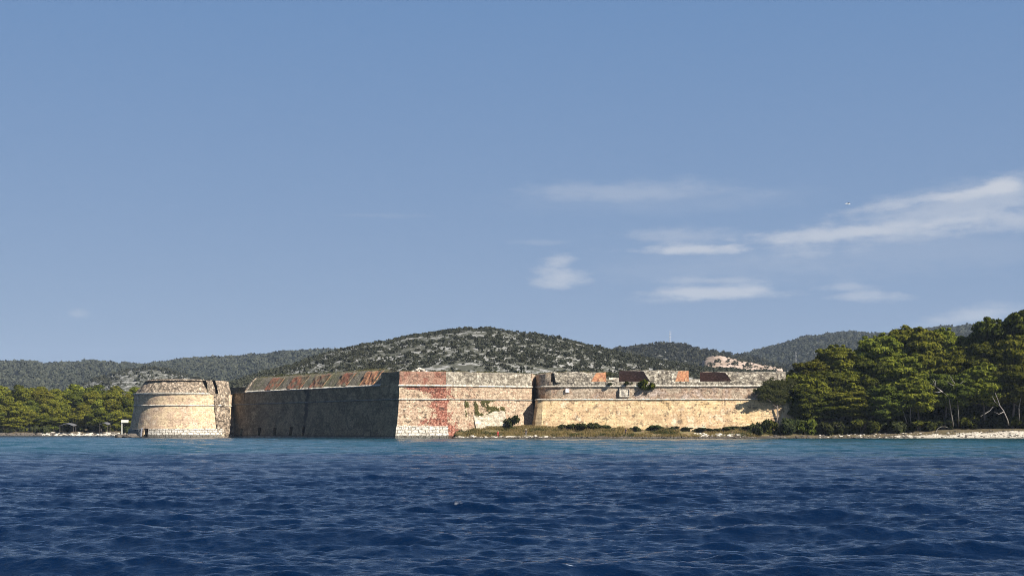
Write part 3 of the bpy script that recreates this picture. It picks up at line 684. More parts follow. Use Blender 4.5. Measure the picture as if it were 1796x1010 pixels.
def bank_shore(x): return 385.5 + 1.6 * vnoise(x / 9.0, x * 0, 2) + 0.8 * vnoise(x / 2.5, x * 0, 3)
def bank_z(x, y):
    s0 = bank_shore(x)
    z = -0.8 + 1.1 * sstep(y, s0 - 3, s0 + 0.8) + 0.9 * sstep(y, s0 + 0.5, s0 + 5) + 1.9 * sstep(y, s0 + 4, s0 + 13)
    z = z + 0.18 * fbm(x / 2.2, y / 2.2, 4) * sstep(y, s0, s0 + 2)
    return z * 1.0 - 3.0 * sstep(x, ax(800, 390), ax(794, 390)) 
def grove_shore(x):
    return 387.0 - 3.5 * sstep(x, 60, 100) - 3.0 * sstep(x, 110, 140) + 1.5 * vnoise(x / 11.0, x * 0, 12) + 0.7 * vnoise(x / 3.0, x * 0, 13)
def grove_z(x, y):
    s0 = grove_shore(x)
    wide = 0.25 + 0.95 * sstep(x, 85, 140)
    z = -0.8 + 1.0 * sstep(y, s0 - 3, s0 + 0.5) + (0.5 + 1.0 * wide) * sstep(y, s0, s0 + 2 + 7 * wide) + 0.8 * sstep(y, s0 + 5, s0 + 14)
    z = z + 9.5 * sstep(y, 398, 450) * sstep(x, 66, 92)
    return z + 0.22 * fbm(x / 1.8, y / 1.8, 14) * sstep(y, s0 - .5, s0 + 1)
def left_shore_y(x): return 588 + 5 * vnoise(x / 18.0, x * 0, 22) + 2 * vnoise(x / 5.0, x * 0, 23) - 8 * sstep(x, -190, -235)
def left_z(x, y):
    s0 = left_shore_y(x)
    return -0.8 + 1.5 * sstep(y, s0 - 4, s0 + 2) + 1.2 * sstep(y, s0 + 1, s0 + 9) + 8 * sstep(y, s0 + 8, s0 + 80) + 0.3 * fbm(x / 3, y / 3, 24)
def grid(name, fz, x0, x1, y0, y1, dx, dy, mats, label, matfn=None, grow=1.0):
    xs = np.arange(x0, x1 + dx, dx); ys = [y0]
    st = dy
    while ys[-1] < y1: ys.append(ys[-1] + st); st *= grow
    X, Y = np.meshgrid(xs, np.array(ys)); Z = fz(X, Y)
    V = np.stack([X, Y, Z], -1).reshape(-1, 3); ny, nx = X.shape
    I = np.arange(nx * ny).reshape(ny, nx)
    Fc = np.stack([I[:-1, :-1], I[:-1, 1:], I[1:, 1:], I[1:, :-1]], -1).reshape(-1, 4)
    fm = None
    if matfn is not None: fm = matfn((X[:-1, :-1] + X[1:, 1:]) / 2, (Y[:-1, :-1] + Y[1:, 1:]) / 2).reshape(-1)
    o = mesh_obj(name, V, Fc, mats, None, None, fm); return tag(o, label, kind='structure')
grid('grass_bank', bank_z, ax(790, 390), 80, 379, 412, 0.5, 0.35, [M_grassland, M_rockd, M_rock],
     'dry grass bank between the sea and the fortress wall',
     lambda x, y: np.where(y < bank_shore(x) + 1.1 + 0.5 * vnoise(x / 1.7, y, 5), 1, np.where((y < bank_shore(x) + 2.4) & (vnoise(x / 2.4, y / 1.5, 6) > 0.0) & (x < 12), 2, 0)))
grid('shingle_beach', grove_z, 62, 260, 376, 520, 0.7, 0.45, [M_forestfloor, M_shingle, M_rockd], 'pale shingle beach under the pine grove',
     lambda x, y: np.where(y < grove_shore(x) + (1.0 + 6.5 * sstep(x, 92, 142)) + 2.2 * vnoise(x / 4, y / 4, 5), np.where((x < 96) & (vnoise(x / 2, y, 9) > -0.35), 2, 1), 0), grow=1.02)
grid('wooded_shore', left_z, -420, -60, 570, 760, 1.4, 0.7, [M_forestfloor, M_rock, M_rockd], 'low rocky shore under the far wood',
     lambda x, y: np.where(y < left_shore_y(x) + 5 + 3 * vnoise(x / 5, y / 4, 5), np.where((vnoise(x / 5, y / 2.5, 6) > 0.05) & (x > -196) & (x < -163), 1, 2), 0), grow=1.02)

# ------------------------------------------------------------------ loose stones, grass
def ico():
    t_ = (1 + 5 ** .5) / 2
    v = np.array([(-1, t_, 0), (1, t_, 0), (-1, -t_, 0), (1, -t_, 0), (0, -1, t_), (0, 1, t_), (0, -1, -t_), (0, 1, -t_), (t_, 0, -1), (t_, 0, 1), (-t_, 0, -1), (-t_, 0, 1)], float)
    v /= np.linalg.norm(v[0])
    f = np.array([(0, 11, 5), (0, 5, 1), (0, 1, 7), (0, 7, 10), (0, 10, 11), (1, 5, 9), (5, 11, 4), (11, 10, 2), (10, 7, 6), (7, 1, 8), (3, 9, 4), (3, 4, 2), (3, 2, 6), (3, 6, 8), (3, 8, 9), (4, 9, 5), (2, 4, 11), (6, 2, 10), (8, 6, 7), (9, 8, 1)])
    return v, f
def ico2():
    v, f = ico(); v = list(map(tuple, v)); cache = {}; out = []
    def mid(a, b):
        k = (min(a, b), max(a, b))
        if k not in cache:
            q = np.array(v[a]) + np.array(v[b]); q /= np.linalg.norm(q); v.append(tuple(q)); cache[k] = len(v) - 1
        return cache[k]
    for a, b, c in f:
        x, y, z = mid(a, b), mid(b, c), mid(c, a); out += [(a, x, z), (b, y, x), (c, z, y), (x, y, z)]
    return np.array(v), np.array(out)
IV, IF = ico(); JV, JF = ico2()
def blobs(P, S, seed=1, rough=0.3, tpl=(IV, IF), squash=(1, 1, 1)):
    """many lumps in one mesh: centres P (n,3), radii S (n,)"""
    g = np.random.default_rng(seed); v, f = tpl; n = len(P)
    a = g.random(n) * 6.283; ca, sa = np.cos(a), np.sin(a)
    R = 1 + (g.random((n, len(v))) - 0.5) * 2 * rough
    W = v[None] * R[..., None] * np.asarray(squash)
    st = 1 + 0.35 * (g.random((n, 3)) - 0.5)
    W = W * st[:, None, :] * np.asarray(S).reshape(n, 1, 1)
    X = W[..., 0] * ca[:, None] - W[..., 1] * sa[:, None]; Y = W[..., 0] * sa[:, None] + W[..., 1] * ca[:, None]
    V = np.stack([X, Y, W[..., 2]], -1) + np.asarray(P)[:, None, :]
    Fc = f[None] + (np.arange(n) * len(v))[:, None, None]
    return V.reshape(-1, 3), Fc.reshape(-1, 3)
def scatter_rocks(name, fz, fs, x0, x1, lo, hi, n, r0, r1, mat, label, seed):
    g = np.random.default_rng(seed); x = g.uniform(x0, x1, n); y = fs(x) + g.uniform(lo, hi, n) ; z = fz(x, y)
    r = r0 + (r1 - r0) * g.random(n) ** 3
    V, Fc = blobs(np.stack([x, y, z - r * 0.1], -1), r, seed, 0.3, squash=(1.2, 1, 0.6))
    return tag(mesh_obj(name, V, Fc, mat), label, kind='stuff')
scatter_rocks('bank_rocks', bank_z, bank_shore, ax(796, 387), 68, -0.3, 1.3, 420, 0.15, 0.6, M_rockd, 'dark wet rocks along the foot of the grass bank', 1)
scatter_rocks('pale_bank_rocks', bank_z, bank_shore, ax(796, 387), 10, 0.8, 2.4, 130, 0.15, 0.75, M_rock, 'pale flat rocks at the edge of the grass bank', 2)
scatter_rocks('pale_rubble', bank_z, bank_shore, ax(1220, 390), ax(1320, 390), 2.0, 5.5, 90, 0.2, 0.7, M_rock, 'pale rubble in the grass near the bushes', 3)
scatter_rocks('beach_stones', grove_z, grove_shore, 84, 230, 0.0, 8.0, 600, 0.12, 0.55, M_rock, 'pale stones lying on the shingle beach', 4)
scatter_rocks('beach_dark_stones', grove_z, grove_shore, 84, 230, 1.0, 9.0, 900, 0.12, 0.5, M_rockd, 'dark stones and weed lying on the shingle beach', 14)
scatter_rocks('beach_edge_rocks', grove_z, grove_shore, 62, 110, -0.3, 2.2, 320, 0.15, 0.6, M_rockd, 'dark rocks at the water below the bushes', 5)
scatter_rocks('far_shore_rocks', left_z, left_shore_y, -198, -163, -0.5, 5.0, 150, 0.3, 1.1, M_rock, 'pale rocks along the far wooded shore', 6)
scatter_rocks('far_shore_dark_rocks', left_z, left_shore_y, -300, -150, -1.5, 5.0, 420, 0.4, 1.2, M_rockd, 'dark rocks along the far wooded shore', 7)

def leaf_mat(name, c0, c1, transl=0.25, objvar=0.25):
    mt, t = new_mat(name)
    g = t.n('ShaderNodeNewGeometry'); oi = t.n('ShaderNodeObjectInfo')
    c = t.mix(g.outputs['Random Per Island'], c0, c1)
    c = t.n('ShaderNodeHueSaturation', Hue=t.m('MULTIPLY_ADD', oi.outputs['Random'], 0.035, 0.484), Saturation=1.0, Value=t.m('MULTIPLY_ADD', oi.outputs['Random'], objvar * 2, 1 - objvar), Color=c).outputs[0]
    a = t.n('ShaderNodeBsdfDiffuse', Color=c, Roughness=0.8); b = t.n('ShaderNodeBsdfTranslucent', Color=t.mix(1.0, c, (1.1, 1.2, 0.6), 'MULTIPLY'))
    mx = t.n('ShaderNodeMixShader', i0=transl, i1=a.outputs[0], i2=b.outputs[0])
    t.L.new(mx.outputs[0], t.n('ShaderNodeOutputMaterial').inputs[0]); return mt
M_pine = leaf_mat('pine_needles', (0.028, 0.039, 0.007), (0.172, 0.166, 0.022), 0.06)
M_pined = leaf_mat('dark_pine_needles', (0.017, 0.026, 0.006), (0.100, 0.106, 0.017), 0.06)
M_scrub = leaf_mat('scrub_leaves', (0.027, 0.030, 0.021), (0.056, 0.056, 0.038), 0.1)
M_bush = leaf_mat('bush_leaves', (0.020, 0.028, 0.010), (0.066, 0.070, 0.026), 0.1)
M_drygrass = leaf_mat('dry_grass_blades', (0.15, 0.12, 0.045), (0.30, 0.23, 0.115), 0.3, 0.05)
M_herb = leaf_mat('faded_herbs', (0.075, 0.068, 0.028), (0.17, 0.135, 0.065), 0.2, 0.05)
M_ivy = leaf_mat('wall_creeper', (0.09, 0.085, 0.03), (0.20, 0.17, 0.08), 0.2, 0.05)
M_bark = simple_mat('grey_pine_bark', (0.12, 0.10, 0.085), 0.95, 0.4, 2.0)
M_dead = simple_mat('bleached_wood', (0.23, 0.21, 0.185), 0.9, 0.25, 3.0)

def leaves(P, Nrm, size, g, asp=0.6):
    """one quad per point, facing roughly along Nrm"""
    n = len(P)
    r = g.normal(size=(n, 3)); N = Nrm / np.maximum(1e-6, np.linalg.norm(Nrm, axis=1, keepdims=True))
    T = np.cross(N, r); T /= np.maximum(1e-6, np.linalg.norm(T, axis=1, keepdims=True)); B = np.cross(N, T)
    s = np.asarray(size).reshape(-1, 1) * (0.6 + 0.8 * g.random((n, 1)))
    T = T * s; B = B * s * asp
    V = np.stack([P - T - B * .4, P - T * .1 - B, P + T + B * .3, P + T * .1 + B], 1).reshape(-1, 3)
    return V, np.arange(n * 4, dtype=np.int32).reshape(n, 4)
def shell(c, rad, n, g, up=0.25, lo=0.72, scatter=0.42, flat=1.0):
    D = g.normal(size=(n, 3)); D[:, 2] += up; D /= np.linalg.norm(D, axis=1, keepdims=True)
    q = lo + (1.06 - lo) * g.random((n, 1)) ** 0.7
    P = np.asarray(c) + D * q * np.asarray(rad)
    return P, D * np.array([flat, flat, 1.0]) + scatter * g.normal(size=(n, 3)) * 0.6
def limb(pts, rads, k=6):
    V, Fc = [], []
    pts = [Vector(p) for p in pts]
    for i, (p, r) in enumerate(zip(pts, rads)):
        dd = (pts[min(i + 1, len(pts) - 1)] - pts[max(i - 1, 0)]).normalized()
        a = dd.orthogonal().normalized(); b = dd.cross(a)
        for j in range(k):
            th = 2 * math.pi * j / k; V.append(tuple(p + (a * math.cos(th) + b * math.sin(th)) * r))
    for i in range(len(pts) - 1):
        for j in range(k): Fc.append((i * k + j, i * k + (j + 1) % k, (i + 1) * k + (j + 1) % k, (i + 1) * k + j))
    Fc.append(tuple(range(k))[::-1]); Fc.append(tuple((len(pts) - 1) * k + j for j in range(k)))
    return V, Fc
def join(parts):
    V, Fc = [], []
    for v, f in parts:
        s0 = len(V); V.extend([tuple(q) for q in v]); Fc.extend([tuple(int(i) + s0 for i in q) for q in f])
    return V, Fc

# ---- pines: crown in unit-metre meshes of a given size, trunk with limbs
def pine_meshes(seed, H, W, base, npads, leaf, dens, mat, rnd=False):
    """H total height, W crown width, base = height at which the crown begins (fraction)"""
    g = np.random.default_rng(seed); rr = random.Random(seed)
    cz = H * (base + 1) / 2; rz = H * (1 - base) / 2; rx = W / 2
    PV, NV, SV = [], [], []
    pads = []
    for i in range(npads):
        th = i * 2.399 + rr.uniform(-.5, .5); q = (i + 0.5) / npads
        h = -0.85 + 1.75 * q + rr.uniform(-.12, .12)
        hh = max(-0.95, min(0.97, h))
        rad = math.sqrt(max(0.05, 1 - hh * hh)) * rr.uniform(0.55, 0.98)
        pr = W * rr.uniform(0.13, 0.22)
        pads.append((rad * math.cos(th) * (rx - pr * .6), rad * math.sin(th) * (rx - pr * .6), cz + hh * (rz - pr * .4), pr))
    for (x, y, z, pr) in pads:
        n = int(dens * pr * pr)
        P, N = shell((x, y, z), (pr * 1.2, pr * 1.2, pr * (0.75 if rnd else 0.47)), n, g, 0.45 if rnd else 0.7, flat=0.9 if rnd else 0.68)
        PV.append(P); NV.append(N); SV.append(np.full(n, leaf))
        # small outlying tufts break the outline
        for k in range(5):
            D = g.normal(size=3); D[2] = abs(D[2]) * .8; D /= np.linalg.norm(D)
            c = np.array((x, y, z)) + D * np.array((pr * 1.1, pr * 1.1, pr * .75)); pr2 = pr * rr.uniform(.22, .4)
            P, N = shell(c, (pr2, pr2, pr2 * .6), int(dens * pr2 * pr2 * 1.3), g, 0.6, 0.4, flat=0.7)
            PV.append(P); NV.append(N); SV.append(np.full(len(P), leaf * .85))
    n = int(dens * rx * rz * 0.5)
    P, N = shell((0, 0, cz), (rx * .62, rx * .62, rz * .7), n, g, 0.0, 0.5); PV.append(P); NV.append(N); SV.append(np.full(n, leaf * 1.6))
    V, Fc = leaves(np.concatenate(PV), np.concatenate(NV), np.concatenate(SV), g)
    tilt = (rr.uniform(-.12, .12) * H, rr.uniform(-.05, .05) * H)
    tp = [(tilt[0] * (1 - q) ** 1.0 * 0.8 + rr.uniform(-.1, .1), tilt[1] * (1 - q), H * 0.86 * q - 0.6 * (q == 0)) for q in np.linspace(0, 1, 7)]
    tr = H * 0.017
    parts = [limb(tp, [tr * (1.25 - 0.95 * q) for q in np.linspace(0, 1, 7)], 7)]
    for (x, y, z, pr) in pads[::2]:
        q = max(0.15, min(0.9, (z - 0.28 * math.hypot(x, y) * 1.3) / (H * .86))); i = int(q * 6); fr = q * 6 - i
        a = Vector(tp[i]).lerp(Vector(tp[min(6, i + 1)]), fr); b = Vector((x, y, z - pr * .2)); mid = a.lerp(b, .5) + Vector((0, 0, -0.05 * H * rr.random()))
        parts.append(limb([a, mid, b], [tr * .42, tr * .3, tr * .12], 5))
    for k in range(5):                                   # dead snags low on the trunk
        q = rr.uniform(.25, .65); i = int(q * 6); a = Vector(tp[i]).lerp(Vector(tp[i + 1]), q * 6 - i); th = rr.uniform(0, 6.28); ln = W * rr.uniform(.15, .32)
        b = a + Vector((math.cos(th) * ln, math.sin(th) * ln, rr.uniform(-.1, .5) * ln)); parts.append(limb([a, a.lerp(b, .5) + Vector((0, 0, .1 * ln)), b], [tr * .28, tr * .2, tr * .06], 4))
    return (V, Fc), join(parts)
def pine_proto(seed, H, W, base, npads=26, leaf=0.30, dens=150, mat=None, bark=None, rnd=False):
    (cv, cf), (tv, tf) = pine_meshes(seed, H, W, base, npads, leaf, dens, mat, rnd)
    root = empty('pine_tree'); root['H'] = H; root['W'] = W
    mesh_obj('crown', cv, cf, mat or M_pine, root); mesh_obj('trunk', tv, tf, bark or M_bark, root, smooth=True)
    return root
def copy_tree(o, parent=None):
    c = o.copy(); COL.objects.link(c)
    if parent is not None: c.parent = parent
    for ch in list(o.children): copy_tree(ch, c)
    return c
used = set()  # prototypes already placed once
def place(proto, x, y, z, H, W, label, group, cat='tree', rz=None):
    o = proto if proto.name not in used else copy_tree(proto)
    used.add(proto.name); used.add(o.name)
    o.location = (x, y, z); sz = H / proto['H']; sx = W / proto['W']
    o.scale = (sx, sx, sz); o.rotation_euler = (0, 0, random.uniform(0, 6.28) if rz is None else rz)
    return tag(o, label, cat, group)
# right grove: (column, top row, depth, width in photo px, kind) -- real heights follow from the depth
GROVE = [
 # back row
 (1388, 655, 424, 62, 0, 'smallest back pine at the fortress end of the right grove'),
 (1424, 632, 428, 72, 0, 'second back pine from the fortress end, crown below the hill line'),
 (1466, 609, 432, 82, 0, 'round topped back pine rising third from the fortress end of the grove'),
 (1503, 614, 436, 70, 0, 'back pine in the notch before the skyline of the grove steps up'),
 (1545, 585, 430, 82, 0, 'pine at the step where the grove skyline jumps up'),
 (1602, 573, 432, 96, 0, 'tall yellow green pine forming the middle peak of the grove skyline'),
 (1652, 580, 436, 80, 0, 'back pine just right of the middle peak of the grove skyline'),
 (1694, 584, 437, 72, 0, 'back pine in the dip between the two grove peaks'),
 (1737, 562, 430, 78, 1, 'dark pine on the shoulder left of the tallest pine'),
 (1782, 546, 424, 104, 1, 'tallest dark pine of the grove, cut by the right frame edge'),
 (1850, 556, 430, 100, 1, 'tall pine beyond the right frame edge behind the grove'),
 # middle row
 (1364, 663, 394.3, 84, 5, 'grey green pine hanging in front of the end of the yellow bastion'),
 (1416, 658, 401, 72, 0, 'middle row pine nearest the yellow bastion'),
 (1450, 648, 408, 82, 1, 'dark middle row pine second from the yellow bastion'),
 (1492, 650, 410, 74, 0, 'middle row pine third from the yellow bastion, below the notch'),
 (1534, 626, 410, 84, 1, 'dark middle row pine under the step of the skyline'),
 (1583, 622, 408, 86, 0, 'olive middle row pine below the middle peak'),
 (1632, 618, 410, 88, 0, 'bright olive middle row pine right of the middle peak'),
 (1682, 614, 410, 86, 0, 'middle row pine above the bleached bare branch'),
 (1728, 600, 408, 90, 1, 'dark middle row pine left of the tallest pine'),
 (1784, 592, 406, 96, 0, 'sunlit middle row pine at the right frame edge'),
 (1842, 596, 408, 92, 0, 'middle row pine just beyond the right frame edge'),
 # front row
 (1419, 686, 397.5, 66, 1, 'low dark front pine above the shore bushes'),
 (1440, 690, 398, 84, 1, 'second front pine from the shore bushes, dark to the ground'),
 (1496, 684, 396, 88, 0, 'broad front pine with olive tufts low over the beach start'),
 (1550, 676, 393, 74, 1, 'front pine where pale trunks begin to show'),
 (1607, 664, 394, 80, 0, 'front pine over the pair of pale slanting trunks'),
 (1662, 652, 396, 78, 0, 'front pine over the long bleached branch'),
 (1722, 640, 398, 84, 1, 'front pine above the dark hollow on the beach'),
 (1782, 636, 396, 90, 0, 'front pine with sunlit tufts beside the right frame edge'),
 (1845, 640, 396, 90, 0, 'front pine beyond the right frame edge'),
 (1408, 676, 395.0, 50, 1, 'dense dark pine standing at the very corner of the yellow bastion'),
 # dark trees filling the depth of the grove behind the trunks
 (1560, 668, 416, 80, 1, 'shaded pine in the depth of the grove behind the left pale trunks'),
 (1612, 664, 420, 84, 1, 'shaded pine in the depth of the grove behind the pair of slanting trunks'),
 (1660, 660, 418, 84, 1, 'shaded pine in the depth of the grove behind the bleached branch'),
 (1708, 658, 421, 84, 1, 'shaded pine in the depth of the grove between the bleached branch and the leaning trunk'),
 (1756, 655, 418, 84, 1, 'shaded pine in the depth of the grove behind the leaning bleached trunk'),
 (1802, 655, 421, 84, 1, 'shaded pine in the depth of the grove cut by the frame edge'),
 (1855, 655, 420, 84, 1, 'shaded pine in the depth of the grove beyond the frame edge'),
]
GP = 'pines of the grove on the right shore'
protos = {0: [pine_proto(100 + i, 17, 13, 0.30, 30, 0.36, 105, M_pine) for i in range(4)],
          1: [pine_proto(200 + i, 17, 13, 0.22, 30, 0.36, 105, M_pined) for i in range(3)],
          2: [pine_proto(300, 15, 10, 0.12, 24, 0.30, 100, M_bush)],
          4: [pine_proto(450 + i, 15, 13, 0.04, 30, 0.30, 150, M_pined) for i in range(2)],
          5: [pine_proto(470, 15, 12, 0.50, 20, 0.30, 60, M_bush)],
          3: [pine_proto(400 + i, 15, 13, 0.32, 28, 0.36, 105, M_pined if i else M_pine) for i in range(2)]}  # one front-row prototype has darker needles, lower-grove shade put into their colour
for i, (px, ty, D, wpx, kd, lab) in enumerate(GROVE):
    x = ax(px, D); zg = float(grove_z(np.array(x), np.array(float(D)))); H = az_(ty, D) - zg; W = wpx * D / F * 1.12
    if 414 < D < 423: kd = 4
    kk = 3 if (D < 400 and px > 1560) else kd
    pr = protos[kk][i % len(protos[kk])]
    o = place(pr, x, D, zg, H * 1.0, W, lab, GP, rz=0.3 if kd == 5 else None)
    if kd == 5: o.scale[1] *= 0.17

# left wood
LP = 'pines of the wood on the left shore'
lprotos = [pine_proto(500 + i, 14, 11, 0.15, 16, 0.36, 80, M_pine, rnd=True) for i in range(4)] + [pine_proto(520, 14, 11, 0.15, 16, 0.36, 80, M_pined, rnd=True)]
skyline = lambda px: np.interp(px, [-40, 0, 20, 45, 55, 75, 110, 140, 165, 185, 205, 225, 245, 300], [674, 676, 678, 668, 667, 675, 676, 674, 671, 669, 669, 671, 674, 674])
ROWS = [('back', 650, 0.0, 33, -30, 270), ('second', 632, 12, 30, -15, 262), ('third', 615, 28, 28, -28, 256), ('shore', 600, 46, 30, -10, 238)]
ORD = ['first', 'second', 'third', 'fourth', 'fifth', 'sixth', 'seventh', 'eighth', 'ninth', 'tenth', 'eleventh', 'twelfth']
for (rn, D, drop, step, p0, p1) in ROWS:
    pxs = list(np.arange(p0, p1, step))[::-1]
    for k, px in enumerate(pxs):
        px_ = px + random.uniform(-5, 5); DD = D + random.uniform(-4, 4); x = ax(px_, DD)
        zg = float(left_z(np.array(x), np.array(DD))); ty = float(skyline(px_)) + drop + random.uniform(-3, 11)
        H = az_(ty, DD) - zg; W = random.uniform(1.25, 1.6) * step * DD / F
        i = 4 if random.random() < .28 else random.randrange(4)
        lab = '%s pine leftward from the round bastion in the %s row of the far wood' % (ORD[k], rn)
        place(lprotos[i], x, DD, zg, H, W, lab, LP)

# ---- shrubs
def shrub_proto(seed, mat, leaf=0.13, n=1500, name='shrub'):
    g = np.random.default_rng(seed); PV, NV = [], []
    for k in range(13):
        c = (g.uniform(-.75, .75), g.uniform(-.5, .5), g.uniform(.15, .66)); r = g.uniform(.13, .36)
        P, N = shell(c, (r, r, r * .8), n // 13, g, .3, .4, 1.0); PV.append(P); NV.append(N)
    P = np.concatenate(PV); N = np.concatenate(NV); P[:, 2] = np.maximum(P[:, 2], 0.02)
    V, Fc = leaves(P, N, np.full(len(P), leaf), g)
    root = empty(name); root['H'] = 1.0; root['W'] = 2.0
    mesh_obj('foliage', V, Fc, mat, root)
    rr = random.Random(seed); st = []
    for k in range(5):
        a = rr.uniform(0, 6.28); st.append(limb([(0, 0, -.08), (.2 * math.cos(a), .2 * math.sin(a), .3), (.45 * math.cos(a), .45 * math.sin(a), .6)], [.04, .03, .012], 5))
    v, f = join(st); mesh_obj('stem', v, f, M_bark, root)
    return root
SP = [shrub_proto(600 + i, M_bush) for i in range(3)] + [shrub_proto(610, M_pined)]
SHRUBS = [  # column, foot row, depth, width px, height px, fz, label
 (893, 744, 398, 22, 24, 'bank', 'olive bush in the corner beside the pale buttress'),
 (990, 750, 396, 14, 10, 'bank', 'small green shrub left of the long bush at the yellow wall'),
 (1008, 750, 396, 22, 13, 'bank', 'low shrub at the foot of the yellow wall below the white plaque'),
 (1034, 751, 395, 24, 15, 'bank', 'widest low shrub under the yellow wall between plaque and arms'),
 (1062, 751, 396, 20, 9, 'bank', 'low green shrub just left of the dark clothed person'),
 (1112, 752, 396, 14, 8, 'bank', 'tiny shrub right of the dark clothed person'),
 (1150, 752, 396, 20, 11, 'bank', 'dark shrub at the yellow wall below the hanging bush'),
 (1180, 753, 396, 16, 9, 'bank', 'small shrub between the hanging bush and the pale rubble'),
 (1205, 754, 395, 22, 9, 'bank', 'dark low shrub left of the pale rubble'),
 (1242, 755, 395, 30, 11, 'bank', 'long dark shrub behind the pale rubble'),
 (1275, 755, 395, 30, 11, 'bank', 'dark shrub under the brightest part of the yellow wall'),
 (1303, 756, 394, 22, 12, 'bank', 'shrub touching the dark bushes at the wall end'),
 (1330, 757, 391, 34, 26, 'grove', 'dark bush where the grass bank meets the grove'),
 (1357, 757, 391, 34, 24, 'grove', 'grey green bush in front of the end of the yellow wall'),
 (1390, 757, 391, 40, 28, 'grove', 'dark bush at the corner of the yellow bastion'),
 (1425, 757, 391, 44, 26, 'grove', 'dark bush second from the wall end along the beach'),
 (1465, 756, 391, 46, 24, 'grove', 'dark bush third from the wall end along the beach'),
 (1510, 755, 391, 50, 26, 'grove', 'dark bush where the pale shingle starts'),
 (1562, 754, 393, 46, 26, 'grove', 'olive bush left of the pale slanting trunks'),
 (1608, 753, 394, 48, 20, 'grove', 'low bush under the pale slanting trunks'),
 (1652, 752, 397, 46, 22, 'grove', 'dark bush behind the arched driftwood'),
 (1700, 750, 398, 48, 26, 'grove', 'olive bush right of the arched driftwood'),
 (1745, 748, 399, 48, 22, 'grove', 'dark bush left of the leaning bleached trunk'),
 (1790, 747, 399, 50, 26, 'grove', 'dark bush above the widest shingle at the frame edge'),
 (1580, 740, 403, 60, 34, 'grove', 'shaded bush deep in the grove behind the slanting trunks'),
 (1680, 738, 405, 70, 34, 'grove', 'shaded bush deep in the grove behind the olive bush'),
 (1760, 736, 405, 70, 34, 'grove', 'shaded bush deep in the grove near the frame edge'),
 (1630, 736, 410, 80, 40, 'grove', 'shaded bush deepest in the grove behind the driftwood'),
 (1720, 734, 412, 80, 40, 'grove', 'shaded bush deepest in the grove right of the bleached branch'),
 (1800, 734, 412, 80, 40, 'grove', 'shaded bush deepest in the grove cut by the frame edge'),
 (1520, 740, 404, 70, 40, 'grove', 'shaded bush deep in the grove behind the shingle start'),
]
for i, (px, fy, D, wpx, hpx, who, lab) in enumerate(SHRUBS):
    fz = bank_z if who == 'bank' else grove_z
    x = ax(px, D); z = float(fz(np.array(x), np.array(float(D))))
    H = max(az_(fy - hpx, D) - z, hpx * D / F * .6) * (.85 if who == 'bank' else 1)
    place(SP[3 if who == 'grove' and i % 2 else i % 3], x, D, z - 0.1, H, wpx * D / F * (1.7 if who == 'bank' else 1.35), lab, 'shrubs along the shore', 'shrub')
# bush growing out of the cornice
hb = place(SP[3], ax(1133, 398), gy(1133) - 0.3, ZU - 1.0, 3.3, 4.6, 'dark bush growing out of the cornice right of the coat of arms', None, 'shrub', 0.4)
for k, (px, lab, s_) in enumerate([(1101, 'small dark tuft on the cornice just above the coat of arms', 1.5), (1072, 'low green tuft on the cornice under the first embrasure', 1.1)]):
    place(SP[1], ax(px, 398), gy(px) + 0.2, ZU + 0.1, s_, 3.0, lab, None, 'shrub', 1.0)
# low bushes at the foot of the far wood
for k, px in enumerate(range(4, 236, 13)):
    px_ = px + random.uniform(-4, 4); D = float(left_shore_y(np.array(ax(px, 590)))) + (5 if not 105 < px < 225 else 9) + random.uniform(0, 2.5)
    x = ax(px_, D); z = float(left_z(np.array(x), np.array(D)))
    place(SP[k % 4], x, D, z - .1, random.uniform(2.0, 3.6), random.uniform(4.0, 6.5), '%s shore bush from the left frame edge at the foot of the far wood' % (ORD + ['thirteenth', 'fourteenth', 'fifteenth', 'sixteenth', 'seventeenth', 'eighteenth'])[k], 'bushes at the foot of the far wood', 'shrub')

# ------------------------------------------------------------------ grass, creeper, plants on the ramparts
def blades(name, X, Y, Z, h, mat, label, seed, per=5):
    g = np.random.default_rng(seed); n = len(X)
    X, Y, Z, h = [np.repeat(q, per) for q in (X, Y, Z, np.broadcast_to(h, (n,)))]; m_ = n * per
    X = X + g.normal(size=m_) * .22; Y = Y + g.normal(size=m_) * .22; hh = h * g.uniform(.5, 1.2, m_)
    a = g.random(m_) * 6.283; wd = .035 + .05 * g.random(m_); lx, ly = g.normal(size=m_) * .25 * hh, g.normal(size=m_) * .25 * hh
    dx, dy = np.cos(a) * wd, np.sin(a) * wd
    V = np.stack([np.stack([X - dx, Y - dy, Z - .05], -1), np.stack([X + dx, Y + dy, Z - .05], -1), np.stack([X + dx * .3 + lx, Y + dy * .3 + ly, Z + hh], -1), np.stack([X - dx * .3 + lx, Y - dy * .3 + ly, Z + hh], -1)], 1).reshape(-1, 3)
    return tag(mesh_obj(name, V, np.arange(m_ * 4, dtype=np.int32).reshape(m_, 4), mat), label, kind='stuff')
g = np.random.default_rng(77)
n = 9000; X = g.uniform(ax(800, 390), 76, n); Y = bank_shore(X) + g.uniform(1.6, 15, n); dn = fbm(X / 3.5, Y / 3, 61)
clear = np.ones_like(X, bool)
for pp, dd in ((873, 387.2), (922.5, 388.0), (1097, 389.0)): clear &= ~((np.abs(X - ax(pp, dd)) < 1.3) & (Y < dd + 1.0))
k_ = (dn > -0.12) & clear; X, Y, dn = X[k_], Y[k_], dn[k_]
blades('dry_grass', X, Y, bank_z(X, Y), 0.35 + 0.5 * np.clip(dn + .15, 0, 1), M_drygrass, 'dry yellow grass on the bank below the yellow wall', 78)
n = 5200; X = g.uniform(ax(800, 390), 76, n); Y = bank_shore(X) + g.uniform(1.8, 14, n); dn = fbm(X / 4, Y / 2.6, 91)
k_ = dn > 0.2; X, Y, dn = X[k_], Y[k_], dn[k_]
PV, SC_ = [], []
